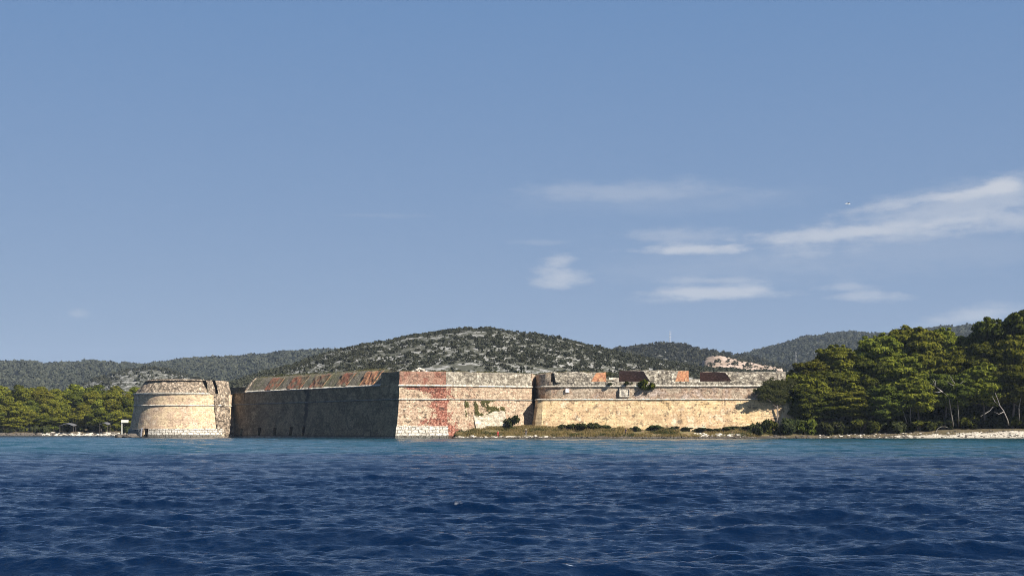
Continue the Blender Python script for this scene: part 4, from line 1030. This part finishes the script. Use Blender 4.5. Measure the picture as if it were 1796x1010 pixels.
P = np.stack([X, Y, bank_z(X, Y)], -1); P = np.repeat(P, 14, 0); P = P + g.normal(size=P.shape) * np.array([.35, .35, .16]) + np.array([0, 0, .25])
V, Fc = leaves(P, g.normal(size=P.shape) + np.array([0, -.3, .8]), np.full(len(P), .12), g)
tag(mesh_obj('low_herbs', V, Fc, M_bush), 'low olive herbs among the dry grass of the bank', kind='stuff')
# grass and scrub on top of the fort
def top_line(pxs, Ds, zt, n, seed):
    g = np.random.default_rng(seed); q = g.random(n); px = np.interp(q, np.linspace(0, 1, len(pxs)), pxs); D = np.interp(px, pxs, Ds) + g.uniform(0, 3, n)
    return ax(px, D), D, np.full(n, zt)
sx, sy, sz = [], [], []
for (p0, p1, D0, D1, zt, n) in [(452, 676, 468, 404, ZP + 0.9, 1500), (676, 700, 399, 397, ZP - 0.2, 150), (700, 790, 397, 398, ZP - 0.1, 300), (790, 935, 399, 414, ZP - 0.1, 700), (960, 1065, 410, 408, ZP + 0.1, 600), (1085, 1180, 409, 409, ZP + 0.6, 500)]:
    X, Y, Z = top_line([p0, p1], [D0, D1], zt, n, int(p0)); k_ = fbm(X / 3.0, Y * 0, int(p0), 3) > -0.25
    sx.append(X[k_]); sy.append(Y[k_]); sz.append(Z[k_])
sx, sy, sz = map(np.concatenate, (sx, sy, sz))
blades('rampart_grass', sx, sy, sz, 0.25 + 0.7 * np.clip(fbm(sx / 2.0, sy, 35, 3) + .3, 0, 1), M_herb, 'dry grass growing along the top of the ramparts', 80)
n = 260; q = g.random(n); px = np.where(q < .5, g.uniform(456, 700, n), g.uniform(880, 1180, n)); D = np.where(px < 700, np.interp(px, [456, 700], [468, 402]), 412.0) + g.uniform(1, 6, n)
k_ = vnoise(px / 14, px * 0, 33) > 0.0; px, D = px[k_], D[k_]
P = np.repeat(np.stack([ax(px, D), D, np.where(px < 676, ZP + 1.3, ZP + 0.2)], -1), 70, 0); P = P + g.normal(size=P.shape) * np.array([.75, .6, .32])
V, Fc = leaves(P, g.normal(size=P.shape) + np.array([0, -.3, .6]), np.full(len(P), .16), g)
tag(mesh_obj('rampart_scrub', V, Fc, M_bush), 'green scrub growing along the top of the ramparts', kind='stuff')
# creeper hanging on the pink wall above the buttress
n = 9000; px = g.uniform(815, 884, n); zz = g.uniform(6.2, 10.8, n)
k_ = (fbm(px / 7, zz / 1.6, 51) + 0.18 * sstep(px, 850, 880) - 0.15) > 0; px, zz = px[k_], zz[k_]
xy = np.array([f2pt(p, woff(z_) + 0.12) for p, z_ in zip(px, zz)])
P = np.column_stack([xy, zz]) + g.normal(size=(len(px), 3)) * .08
V, Fc = leaves(P, g.normal(size=P.shape) * .7 + np.array([nA.x, nA.y, .4]), np.full(len(P), .15), g)
tag(mesh_obj('creeper', V, Fc, M_ivy), 'dry creeper clinging to the pink wall above the buttress', kind='stuff')

# ------------------------------------------------------------------ hills
def hill_mat(name, rock, soil, scale, rockiness, band=0.0):
    mt, t = new_mat(name)
    pos = t.n('ShaderNodeNewGeometry').outputs['Position']; s_ = t.sep(pos)
    st = t.xyz(s_[0], t.m('MULTIPLY', s_[1], 0.5), t.m('MULTIPLY_ADD', s_[0], 0.12, t.m('MULTIPLY', s_[2], 4.0)))
    a = t.noise(st, scale, 6, 0.7); b = t.noise(pos, scale * 0.25, 4, 0.6)
    c = t.mix(t.ss(t.m('MULTIPLY_ADD', t.m('SUBTRACT', b, 0.5), 0.7, a), 0.56 - rockiness, 0.62 - rockiness), soil, t.mix(t.noise(pos, scale * 5, 4), rock, [q * 1.3 for q in rock]))
    finish(t, c, 0.95, a, 0.6, 0.8, 0.1); return mt
M_hillrock = hill_mat('limestone_hillside', (0.205, 0.20, 0.188), (0.060, 0.060, 0.045), 0.22, 0.04)
M_hillwood = hill_mat('wooded_hillside', (0.20, 0.195, 0.185), (0.030, 0.034, 0.026), 0.03, -0.06)
M_quarry = hill_mat('bare_quarry_earth', (0.29, 0.225, 0.185), (0.22, 0.165, 0.125), 0.05, 0.06)
def hill(name, prof, D, y0, zbase, mat, label, pw=1.0, back=400, lump=0.0, sub_h=0.0, step=5.0, seed=0):
    """ridge at depth D whose crest follows prof; its near slope starts at depth y0 and spreads as it recedes"""
    px = np.array([p[0] for p in prof], float); py = np.array([p[1] for p in prof], float)
    cols = np.arange(px[0], px[-1] + 1, step * F / D)
    edge = lambda c: sstep(c, px[0], px[0] + 40) * (1 - sstep(c, px[-1] - 40, px[-1]))
    def fz(x, y):
        c = CX + x / y * F
        cr = CAMH + (HY - np.interp(c, px, py) + 1.2 * fbm(c / 22, c * 0 + seed, seed, 4)) / F * D - sub_h
        q = np.clip((y - y0) / (D - y0), 0, 1)
        tA, tB = (cr - CAMH) / D, (zbase - CAMH) / y0
        up = CAMH + np.minimum(y, D) * (tB + (tA - tB) * np.sin(q * math.pi / 2) ** pw)
        dn = np.clip((y - D) / back, 0, 1); z = up - cr * dn ** 1.5
        z = z + lump * fbm(x / 60, y / 90, seed, 4) * np.clip(q * 3, 0, 1) * np.clip((1 - q) * 3 + .15, 0, 1)
        return z * edge(c) - 4 * (1 - edge(c))
    ys = np.concatenate([[y0 - 5], np.linspace(y0, D, 70), np.linspace(D + back / 12, D + back, 10)])
    C, Y = np.meshgrid(cols, ys); X = (C - CX) / F * Y; Z = fz(X, Y); Z[0] = -5
    V = np.stack([X, Y, Z], -1).reshape(-1, 3); I = np.arange(len(cols) * len(ys)).reshape(len(ys), len(cols))
    Fc = np.stack([I[:-1, :-1], I[:-1, 1:], I[1:, 1:], I[1:, :-1]], -1).reshape(-1, 4)
    tag(mesh_obj(name, V, Fc, mat, smooth=True), label, kind='structure')
    return fz, (px[0] + 15, px[-1] - 15, y0, D)
def tufts(P, S, n, leaf, seed):
    """leafy clumps: n leaf faces round each centre"""
    g = np.random.default_rng(seed); m_ = len(P)
    D = g.normal(size=(m_, n, 3)); D[..., 2] += .25; D /= np.linalg.norm(D, axis=-1, keepdims=True)
    lob = 0.62 + 0.5 * g.random((m_, n, 1))
    st = 1 + .4 * (g.random((m_, 1, 3)) - .5)
    S_ = np.asarray(S).reshape(-1, 1, 1)
    Q = np.asarray(P)[:, None, :] + D * lob * st * np.array([1.15, 1.15, .8]) * S_
    N_ = D + .55 * g.normal(size=D.shape)
    return leaves(Q.reshape(-1, 3), N_.reshape(-1, 3), (np.ones((m_, n)) * S_[..., 0] * leaf).reshape(-1), g, .75)
def scrub(name, fz, ext, n, r0, r1, mat, label, seed, dens=lambda x, y: np.ones_like(x), keep=300, single=None, ymin=None, nl=18, leaf=.55):
    g = np.random.default_rng(seed); ya = ymin or ext[2]
    y = ya + (ext[3] * 1.002 - ya) * g.random(n) ** 0.85; x = (g.uniform(ext[0], ext[1], n) - CX) / F * y
    k_ = g.random(n) < dens(x, y); x, y = x[k_], y[k_]
    r = r0 + (r1 - r0) * g.random(len(x)) ** 2; z = fz(x, y) + r * 0.3
    P = np.stack([x, y, z], -1)
    if single:
        lab, grp, vis = single
        row = HY - (z - CAMH) / y * F; col = CX + x / y * F
        order = np.argsort(-(r / y) * vis(col, row)); pick = order[:keep]; rest = order[keep:]
        tm = []
        for j in range(5):
            v, f = tufts(np.zeros((1, 3)), np.ones(1), 60, .36, 900 + j); tm.append(mesh_obj('scrub_bush', v, f, mat))
        for q, i in enumerate(pick):
            o = tm[q] if q < 5 else tm[q % 5].copy()
            if q >= 5: COL.objects.link(o)
            o.location = P[i]; o.scale = (r[i],) * 3; o.rotation_euler = (0, 0, g.random() * 6.28)
            tag(o, lab, 'bush', grp)
        P, r = P[rest], r[rest]
    V, Fc = tufts(P, r, nl, leaf, seed + 1)
    tag(mesh_obj(name, V, Fc, mat), label, kind='stuff')
MAIN = [(330, 690), (380, 676), (430, 660), (470, 648), (510, 637), (545, 625), (591, 612), (625, 604), (657, 598), (691, 593), (716, 587), (747, 583), (778, 578), (825, 573), (856, 573), (887, 577), (919, 581), (950, 585), (981, 590),
        (1012, 598), (1043, 605), (1074, 613), (1106, 621), (1150, 629), (1190, 636), (1235, 642), (1300, 646), (1360, 649), (1430, 656), (1500, 662), (1600, 668), (1750, 672)]
fz, ext = hill('rocky_hill', MAIN, 1000, 560, 8, M_hillrock, 'rounded pale limestone hill dotted with dark scrub behind the fortress', 0.9, 400, 1.2, 1.6, 4.0, 3)
dm = lambda x, y: np.clip(0.50 + 0.55 * fbm(x / 18, y / 22, 44, 4) + 0.8 * fbm(x / 55, y / 45, 49, 3) + 0.35 * sstep(x, 95, 170) + 0.2 * sstep(x, -110, -200), 0.06, 1)
scrub('hill_scrub', fz, ext, 19000, 0.5, 1.75, M_scrub, 'dark scrub thickly dotting the rocky hill', 5, dm, 300,
      ('dark green scrub bush on the pale rocky hill behind the fortress', 'scrub bushes on the rocky hill', lambda c, r_: ((c > 430) & (c < 1200) & (r_ < 648)).astype(float)), ymin=640)
LP1 = [(100, 690), (140, 674), (180, 661), (210, 651), (235, 646), (265, 644), (290, 648), (315, 655), (345, 662), (390, 670), (450, 676)]
fz, ext = hill('bare_rocky_knoll', LP1, 1500, 1150, 20, M_hillrock, 'bare pale rocky knoll between the far wood and the round bastion', 1.0, 300, 2.0, 1.0, 6.0, 8)
scrub('knoll_scrub', fz, ext, 900, 1.2, 3.2, M_scrub, 'sparse scrub on the bare rocky knoll', 6, lambda x, y: np.clip(.6 + .8 * fbm(x / 40, y / 60, 45), .05, 1), nl=20)
LR = [(-260, 640), (-60, 634), (0, 633), (50, 632), (80, 637), (130, 633), (160, 631), (200, 635), (245, 638), (290, 633), (330, 627), (400, 624), (450, 621), (500, 614), (560, 611), (600, 612), (680, 620), (760, 640)]
fz, ext = hill('wooded_ridge', LR, 2800, 1700, 20, M_hillwood, 'long low wooded ridge far behind the left wood', 1.0, 700, 4.0, 6.0, 14.0, 11)
scrub('ridge_wood', fz, ext, 17000, 2.6, 6.0, M_scrub, 'dark wood covering the long far ridge', 7, lambda x, y: np.clip(.9 + .7 * fbm(x / 120, y / 160, 46), .2, 1), nl=16, leaf=.62)
RB = [(960, 640), (1030, 622), (1078, 609), (1110, 605), (1135, 602), (1160, 600), (1185, 601), (1205, 603), (1238, 609), (1269, 616), (1299, 621), (1330, 628), (1390, 640), (1470, 660)]
fz, ext = hill('masted_hill', RB, 2000, 1400, 25, M_hillrock, 'far rocky hill carrying a thin mast', 1.0, 500, 3.0, 4.5, 9.0, 15)
scrub('far_hill_scrub', fz, ext, 4200, 2.0, 5.0, M_scrub, 'dark scrub on the far hill with the mast', 8, lambda x, y: np.clip(.75 + .8 * fbm(x / 70, y / 90, 47), .1, 1), nl=16, leaf=.62)
RC = [(1240, 640), (1290, 624), (1302, 619), (1327, 613), (1361, 604), (1394, 595), (1416, 589), (1450, 585), (1491, 581), (1516, 582), (1560, 584), (1600, 580), (1650, 572), (1690, 571), (1724, 566), (1800, 560), (1900, 556), (2050, 570)]
fz, ext = hill('high_wooded_ridge', RC, 3000, 1900, 25, M_hillwood, 'high wooded ridge rising behind the right grove', 1.0, 700, 4.0, 6.0, 14.0, 18)
scrub('high_ridge_wood', fz, ext, 14000, 2.6, 6.0, M_scrub, 'dark wood on the high ridge behind the grove', 9, lambda x, y: np.clip(.85 + .7 * fbm(x / 120, y / 160, 48), .2, 1), nl=16, leaf=.62)
QP = [(1196, 652), (1212, 642), (1222, 635), (1240, 626), (1255, 622), (1275, 625), (1297, 631), (1330, 637), (1360, 642), (1385, 648), (1410, 654)]
fz, ext = hill('quarry_slope', QP, 1350, 1180, 36, M_quarry, 'bare pinkish quarry slope behind the yellow bastion', 1.0, 120, 2.5, 0.2, 3.0, 21)
scrub('quarry_scrub', fz, ext, 240, 0.8, 2.0, M_scrub, 'sparse bushes on the quarry slope', 10, nl=16, leaf=.62)

# ------------------------------------------------------------------ small things
# mast on the far hill, pole above the grove
def mast(px, top, foot, Y, r, label, name='radio_mast'):
    root = empty(name, (ax(px, Y), Y, az_(foot, Y)), label, 'mast'); h = az_(top, Y) - az_(foot, Y)
    v, f = limb([(0, 0, -3), (0, 0, h * .5), (0, 0, h)], [r * 1.3, r, r * .5], 6); mesh_obj('pole', v, f, M_galv, root)
    parts = []
    for q in (.45, .7, .88):
        for a in range(3):
            th = a * 2.094; parts.append(limb([(0, 0, h * q), (math.cos(th) * r * 5, math.sin(th) * r * 5, h * q)], [r * .5, r * .4], 4))
    v, f = join(parts); mesh_obj('crossarm', v, f, M_galv, root)
M_galv = simple_mat('grey_galvanised_steel', (0.42, 0.42, 0.43), 0.6, 0.1, 1.0)
mast(1175, 579, 601, 1990, 0.42, 'thin tall mast on the far rocky hill')
mast(1396, 616, 645, 1500, 0.22, 'thin pale pole in front of the high wooded ridge', 'utility_pole')
# white post with a board at the foot of the round bastion
PYv = 446.0
root = empty('shore_post', (ax(213.6, PYv), PYv, 0.0), 'white post carrying a flat pale board beside the round bastion', 'post')
M_wpaint = simple_mat('weathered_white_paint', (0.42, 0.41, 0.36), 0.6, 0.12, 2.0); M_conc = simple_mat('dark_wet_concrete', (0.06, 0.06, 0.055), 0.9, 0.3, 1.5)
pole_h = az_(741, PYv)
v, f = limb([(0, 0, .8), (0, 0, pole_h)], [.2, .17], 10); mesh_obj('pole', v, f, M_wpaint, root)
def bevbox(name, c, s_, mat, parent, bev=.04, rot=None):
    import bmesh
    bm = bmesh.new(); bmesh.ops.create_cube(bm, size=1.0); bmesh.ops.scale(bm, vec=s_, verts=bm.verts); bmesh.ops.bevel(bm, geom=bm.edges[:], offset=bev, segments=2, affect='EDGES')
    if rot is not None: bmesh.ops.rotate(bm, cent=(0, 0, 0), matrix=rot, verts=bm.verts)
    bmesh.ops.translate(bm, vec=c, verts=bm.verts); me = bpy.data.meshes.new(name); bm.to_mesh(me); bm.free(); me.materials.append(mat)
    o = bpy.data.objects.new(name, me); COL.objects.link(o); o.parent = parent; return o
bevbox('board', (0.95, 0, pole_h + .42), (2.3, 0.28, 1.0), M_wpaint, root, .05, Matrix.Rotation(math.radians(-24), 3, 'X'))
bevbox('bracket', (0.25, 0.0, pole_h - .05), (0.9, 0.3, .18), M_wpaint, root)
rk = np.array([(ax(209 + 1.6 * i, 446) + random.uniform(-.4, .4), 447 + random.uniform(-2.0, 3.0), 0.15 + random.uniform(-.3, .35)) for i in range(16)])
V, Fc = blobs(rk, np.random.default_rng(4).uniform(.7, 1.5, 16), 31, .25, (JV, JF), (1.2, 1, .55)); tag(mesh_obj('tip_rocks', V, Fc, M_rockd), 'dark rock shelf around the white post', kind='stuff')
bevbox('footing', (0, 0, .45), (1.0, 1.0, 1.1), M_conc, root, .08)
# two low grey shelters under the far pines
M_tarp = simple_mat('grey_sheet_roof', (0.085, 0.085, 0.09), 0.7, 0.15, 1.0)
for (px, y0_, wd, ht, lab) in [(119, 744, 6.4, 1.1, 'wide low grey shelter roof under the far pines, farther from the bastion'), (184, 742, 3.8, 0.9, 'small pale grey shelter roof under the far pines, nearer the white post')]:
    D = 592.0; zt = az_(y0_, D); root = empty('beach_shelter', (ax(px, D), D, 0), lab, 'shelter'); zg = float(left_z(np.array(ax(px, D)), np.array(D)))
    n = 10; vv, ff = [], []
    for j in range(2):
        for q in range(5):
            for k in range(n + 1):
                p = k / n; sgz = ht * (1 - (2 * p - 1) ** 2 * .75) - .5 * q / 4 - .12 * math.sin(p * 9) * (q / 4)
                vv.append(((p - .5) * wd, -2 + 4 * (1 - q / 4), zt - ht * .4 + sgz - .1 * j - .25 * (1 - q / 4) ** 2 * 0))
    W_ = n + 1
    for j in range(2):
        for q in range(4):
            for k in range(n): a = j * 5 * W_ + q * W_ + k; ff.append((a, a + 1, a + W_ + 1, a + W_))
    o_ = 5 * W_
    for q in range(4):
        for k in (0, n): a = q * W_ + k; ff.append((a, a + W_, a + W_ + o_, a + o_))
    for k in range(n):
        for q in (0, 4): a = q * W_ + k; ff.append((a, a + 1, a + 1 + o_, a + o_))
    mesh_obj('roof', vv, ff, M_tarp, root)
    for sx_ in (-.44, .44):
        for sy_ in (-1.7, 1.7):
            v, f = limb([(sx_ * wd, sy_, zg - .3), (sx_ * wd, sy_, zt - ht * .3)], [.08, .07], 6); mesh_obj('post', v, f, M_bark, root)
# dead wood in the grove
def deadwood(name, D, chains, label, cat, mat=None, r=0.2):
    mat = mat or M_dead
    b = chains[0][0]; root = empty(name, tuple(at(b[0], b[1], D)), label, cat)
    for i, ch in enumerate(chains):
        pts = []
        for j, (px, py, *dd) in enumerate(ch): p = at(px, py, D + (dd[0] if dd else 0)); pts.append(tuple(p - root.location))
        rr = r * .72 * (1 if i == 0 else .55); rads = [rr * (1 - .75 * j / (len(pts) - 1)) for j in range(len(pts))]
        v, f = limb(pts, rads, 6); mesh_obj('trunk' if i == 0 else 'branch', v, f, mat, root, smooth=True)
    return root
deadwood('bare_branch', 389.0, [[(1672, 748, 6), (1668, 722, 4), (1664, 696, 1), (1652, 686), (1640, 677), (1637, 668, -.5), (1633, 664, -.8)], [(1640, 677), (1633, 673), (1628, 672)], [(1640, 677), (1641, 670), (1639, 665)], [(1652, 686), (1644, 688), (1636, 686)]], 'long bleached bare branch slanting out of the grove', 'dead tree', r=.26)
deadwood('bare_branch', 390.0, [[(1682, 748, 5), (1680, 710, 3), (1677, 676, 0), (1671, 667, -.5), (1666, 659, -.6)], [(1677, 677), (1668, 674), (1660, 668)], [(1677, 680), (1685, 672), (1690, 668)]], 'short bleached fork above the long bare branch', 'dead tree', r=.2)
deadwood('leaning_trunk', 390.0, [[(1769, 745, 3), (1767, 736, 2), (1760, 720, 1), (1754, 712), (1749, 698), (1745, 688, -.5)], [(1754, 712), (1745, 704), (1740, 694)], [(1760, 722, 1), (1752, 726), (1744, 722)]], 'bleached leaning trunk at the right end of the grove', 'dead tree', r=.26)
deadwood('leaning_trunk', 390.5, [[(1591, 742, 2), (1587, 731, 1.5), (1583, 717), (1580, 704), (1575, 694)], [(1583, 717), (1590, 708), (1592, 700)]], 'left one of the pair of pale slanting trunks', 'dead tree', r=.2)
deadwood('leaning_trunk', 391.0, [[(1598, 742, 2), (1596, 730, 1), (1597, 716), (1594, 704), (1598, 694)]], 'right one of the pair of pale slanting trunks', 'dead tree', r=.19)
deadwood('leaning_trunk', 391.5, [[(1788, 744, 3), (1787, 716, 1), (1790, 700), (1786, 688), (1778, 680)]], 'bent pale trunk beside the right frame edge', 'dead tree', r=.2)
deadwood('leaning_trunk', 390.0, [[(1720, 730, 1), (1728, 725), (1736, 720), (1742, 713)]], 'short pale broken log stuck in the dark hollow', 'dead tree', r=.28)
deadwood('driftwood', 388.5, [[(1641, 760), (1642, 756), (1645, 751), (1651, 748), (1658, 748), (1663, 750)]], 'arched pale driftwood standing on the shingle', 'driftwood', r=.17)
# heap of pale stone on the salient
rk = np.array([(ax(724 + 26 * random.random(), 400), 399.5 + random.uniform(-1, 1), 0) for i in range(40)]); rk[:, 2] = ZP + 0.15 + 1.1 * np.exp(-((rk[:, 0] - ax(737, 400)) / 1.3) ** 2) * np.random.default_rng(2).random(40)
V, Fc = blobs(rk, np.random.default_rng(3).uniform(.25, .6, 40), 41, .3, (IV, IF), (1.3, 1, .7)); tag(mesh_obj('stone_heap', V, Fc, M_rock), 'heap of pale broken stone on top of the red salient', 'stone heap')

# gull
M_gull = simple_mat('white_feathers', (0.75, 0.75, 0.74), 0.7, 0.05, 9.0); M_gulld = simple_mat('grey_wing', (0.16, 0.17, 0.19), 0.7, 0.1, 9.0)
GY = 120.0; root = empty('gull', tuple(at(1487, 357.5, GY)), 'tiny pale bird in flight just above the long cloud', 'bird', rz=0.25); root.scale = (0.75,) * 3
def ring_body(prof, k=10):
    V, Fc = [], []
    for (x, r, z) in prof:
        for j in range(k): th = 2 * math.pi * j / k; V.append((x, r * math.cos(th), z + r * .9 * math.sin(th)))
    for i in range(len(prof) - 1):
        for j in range(k): Fc.append((i * k + j, i * k + (j + 1) % k, (i + 1) * k + (j + 1) % k, (i + 1) * k + j))
    Fc.append(tuple(range(k))); Fc.append(tuple((len(prof) - 1) * k + j for j in range(k))[::-1]); return V, Fc
v, f = ring_body([(-.30, .012, .0), (-.2, .04, .0), (-.05, .07, -.005), (.08, .075, 0), (.17, .05, .015), (.21, .042, .022), (.25, .03, .022), (.29, .012, .015), (.33, .005, .01)])
mesh_obj('body', v, f, M_gull, root, smooth=True)
for sgn, mt_ in ((1, M_gull), (-1, M_gulld)):
    V, Fc = [], []
    st = [(0.0, .10, .16, 0.02), (.2, .12, .15, .10), (.38, .10, .11, .13), (.55, .02, .05, .10), (.66, -.05, .01, .06)]
    for (d_, xf, ch, z) in st:
        V += [(xf, sgn * d_, z), (xf - ch * .5, sgn * d_, z + .012), (xf - ch, sgn * d_, z - .004), (xf - ch * .5, sgn * d_, z - .008)]
    for i in range(len(st) - 1):
        for j in range(4): Fc.append((i * 4 + j, i * 4 + (j + 1) % 4, i * 4 + 4 + (j + 1) % 4, i * 4 + 4 + j))
    Fc.append((16, 17, 18, 19)); mesh_obj('wing', V, Fc, mt_, root)

# ------------------------------------------------------------------ people on the bank
def person(px, D, H, label, top, legs_col, hair_c, pose, rz=0.0):
    x = ax(px, D); z = float(bank_z(np.array(x), np.array(D)))
    M_top = simple_mat('shirt_cloth', top, .9, .15, 6); M_leg = simple_mat('trouser_cloth', legs_col, .9, .15, 6)
    M_skin = simple_mat('skin', (0.45, 0.27, 0.19), .6, .08, 8); M_hair = simple_mat('hair', hair_c, .8, .2, 20)
    root = empty('person', (x, D, z), label, 'person', rz=rz)
    V, E, R, part = [], [], [], []
    def node(p, r, par, kind): V.append(p); R.append(r); part.append(kind); (E.append((par, len(V) - 1)) if par is not None else None); return len(V) - 1
    s_ = H / 1.75
    lean = pose.get('lean', 0.0); spread = pose.get('spread', .12); arm = pose.get('arm', (.22, .30))
    def P(x_, y_, z_): return (x_ * s_, (y_ - lean * max(0, z_ - .95)) * s_, (z_ - .0) * s_)
    pel = node(P(0, 0, .95), .15, None, 1)
    ab = node(P(0, 0, 1.12), .135, pel, 0); ch = node(P(0, 0, 1.32), .165, ab, 0); nk = node(P(0, 0, 1.47), .065, ch, 2)
    h0 = node(P(0, -.01, 1.56), .085, nk, 2); h1 = node(P(0, -.01, 1.66), .10, h0, 2); node(P(0, 0, 1.73), .07, h1, 2)
    node(P(0, -.105, 1.60), .022, h0, 2)                        # nose
    for sg in (-1, 1):
        hip = node(P(sg * .10, 0, .90), .10, pel, 1); kn = node(P(sg * (spread + .0), -.03, .50), .065, hip, 1); an = node(P(sg * spread * 1.25, .02, .09), .042, kn, 1); node(P(sg * spread * 1.3, -.16, .04), .035, an, 1)
        sh = node(P(sg * .20, 0, 1.38), .062, ch, 0); el_ = node(P(sg * (.20 + arm[0] * .5), -.04, 1.38 - .27), .045, sh, 0); wr = node(P(sg * (.20 + arm[0]), -arm[1], 1.38 - .48), .03, el_, 2); pm = node(P(sg * (.20 + arm[0]), -arm[1] - .05, 1.38 - .55), .032, wr, 2)
        for q, ln in enumerate((.075, .085, .08, .06)):
            node(P(sg * (.20 + arm[0]) + (q - 1.5) * .018, -arm[1] - .07, 1.38 - .57 - ln), .009, pm, 2)
        node(P(sg * (.20 + arm[0]) - sg * .045, -arm[1] - .08, 1.38 - .58), .010, pm, 2)   # thumb
    me = bpy.data.meshes.new('body'); me.from_pydata(V, E, []); me.update(); o = bpy.data.objects.new('body', me); COL.objects.link(o)
    md = o.modifiers.new('skin', 'SKIN'); md.use_smooth_shade = True
    for i, r in enumerate(R): me.skin_vertices[0].data[i].radius = (r * s_, r * s_ * (.72 if i in (1, 2, 0) else 1))
    me.skin_vertices[0].data[0].use_root = True
    o.modifiers.new('sub', 'SUBSURF').levels = 1
    dg = bpy.context.evaluated_depsgraph_get(); m2 = bpy.data.meshes.new_from_object(o.evaluated_get(dg)); bpy.data.objects.remove(o)
    m2.name = 'body'; m2.materials.clear()
    for mt_ in (M_top, M_leg, M_skin): m2.materials.append(mt_)
    VV = np.array(V); mi = []
    for p in m2.polygons: mi.append(part[int(np.argmin(((VV - np.array(p.center)) ** 2).sum(1)))])
    m2.polygons.foreach_set('material_index', mi); m2.polygons.foreach_set('use_smooth', [True] * len(m2.polygons))
    b = bpy.data.objects.new('body', m2); COL.objects.link(b); b.parent = root
    hv, hf = blobs(np.array([P(0, .02, 1.70)]), np.array([.115 * s_]), 5, .06, (JV, JF), (1, 1.05, .85)); mesh_obj('hair', hv, hf, M_hair, root, smooth=True)
person(873, 387.2, 1.78, 'person in red clothes standing with legs apart on the pale rocks', (0.42, 0.03, 0.03), (0.30, 0.02, 0.025), (0.09, 0.05, 0.03), dict(lean=.3, spread=.24, arm=(.08, .2)), .4)
person(922.5, 388.0, 1.75, 'person with pale hair and dark grey top standing on the pale rocks', (0.06, 0.055, 0.07), (0.16, 0.15, 0.16), (0.62, 0.58, 0.52), dict(lean=.1, spread=.13, arm=(.2, .18)), -.3)
person(1097, 389.0, 1.85, 'person in dark purple clothes in the dry grass before the yellow wall', (0.03, 0.016, 0.035), (0.022, 0.018, 0.025), (0.02, 0.015, 0.012), dict(lean=.35, spread=.16, arm=(.22, .1)), .9)

# ------------------------------------------------------------------ haze
hv = [(x, y, z) for x in (-5200, 5200) for y in (-60, 5600) for z in (-1.8, 330)]
ho = mesh_obj('haze', hv, [(0, 1, 3, 2), (4, 6, 7, 5), (0, 4, 5, 1), (2, 3, 7, 6), (0, 2, 6, 4), (1, 5, 7, 3)], [])
hm = bpy.data.materials.new('thin_haze'); hm.use_nodes = True; hm.node_tree.nodes.clear(); ht = NT(hm.node_tree)
pv = ht.n('ShaderNodeVolumePrincipled', Color=(0.62, 0.76, 1.0, 1), Density=0.00004, Anisotropy=0.0)
ht.L.new(pv.outputs[0], ht.n('ShaderNodeOutputMaterial').inputs['Volume']); ho.data.materials.clear(); ho.data.materials.append(hm)
tag(ho, 'thin blue sea haze over the far hills', kind='stuff')

for o in [o for o in SC.objects if o.parent is None and o.type == 'EMPTY' and not o.get('label')]:
    for c in list(o.children): bpy.data.objects.remove(c)
    bpy.data.objects.remove(o)
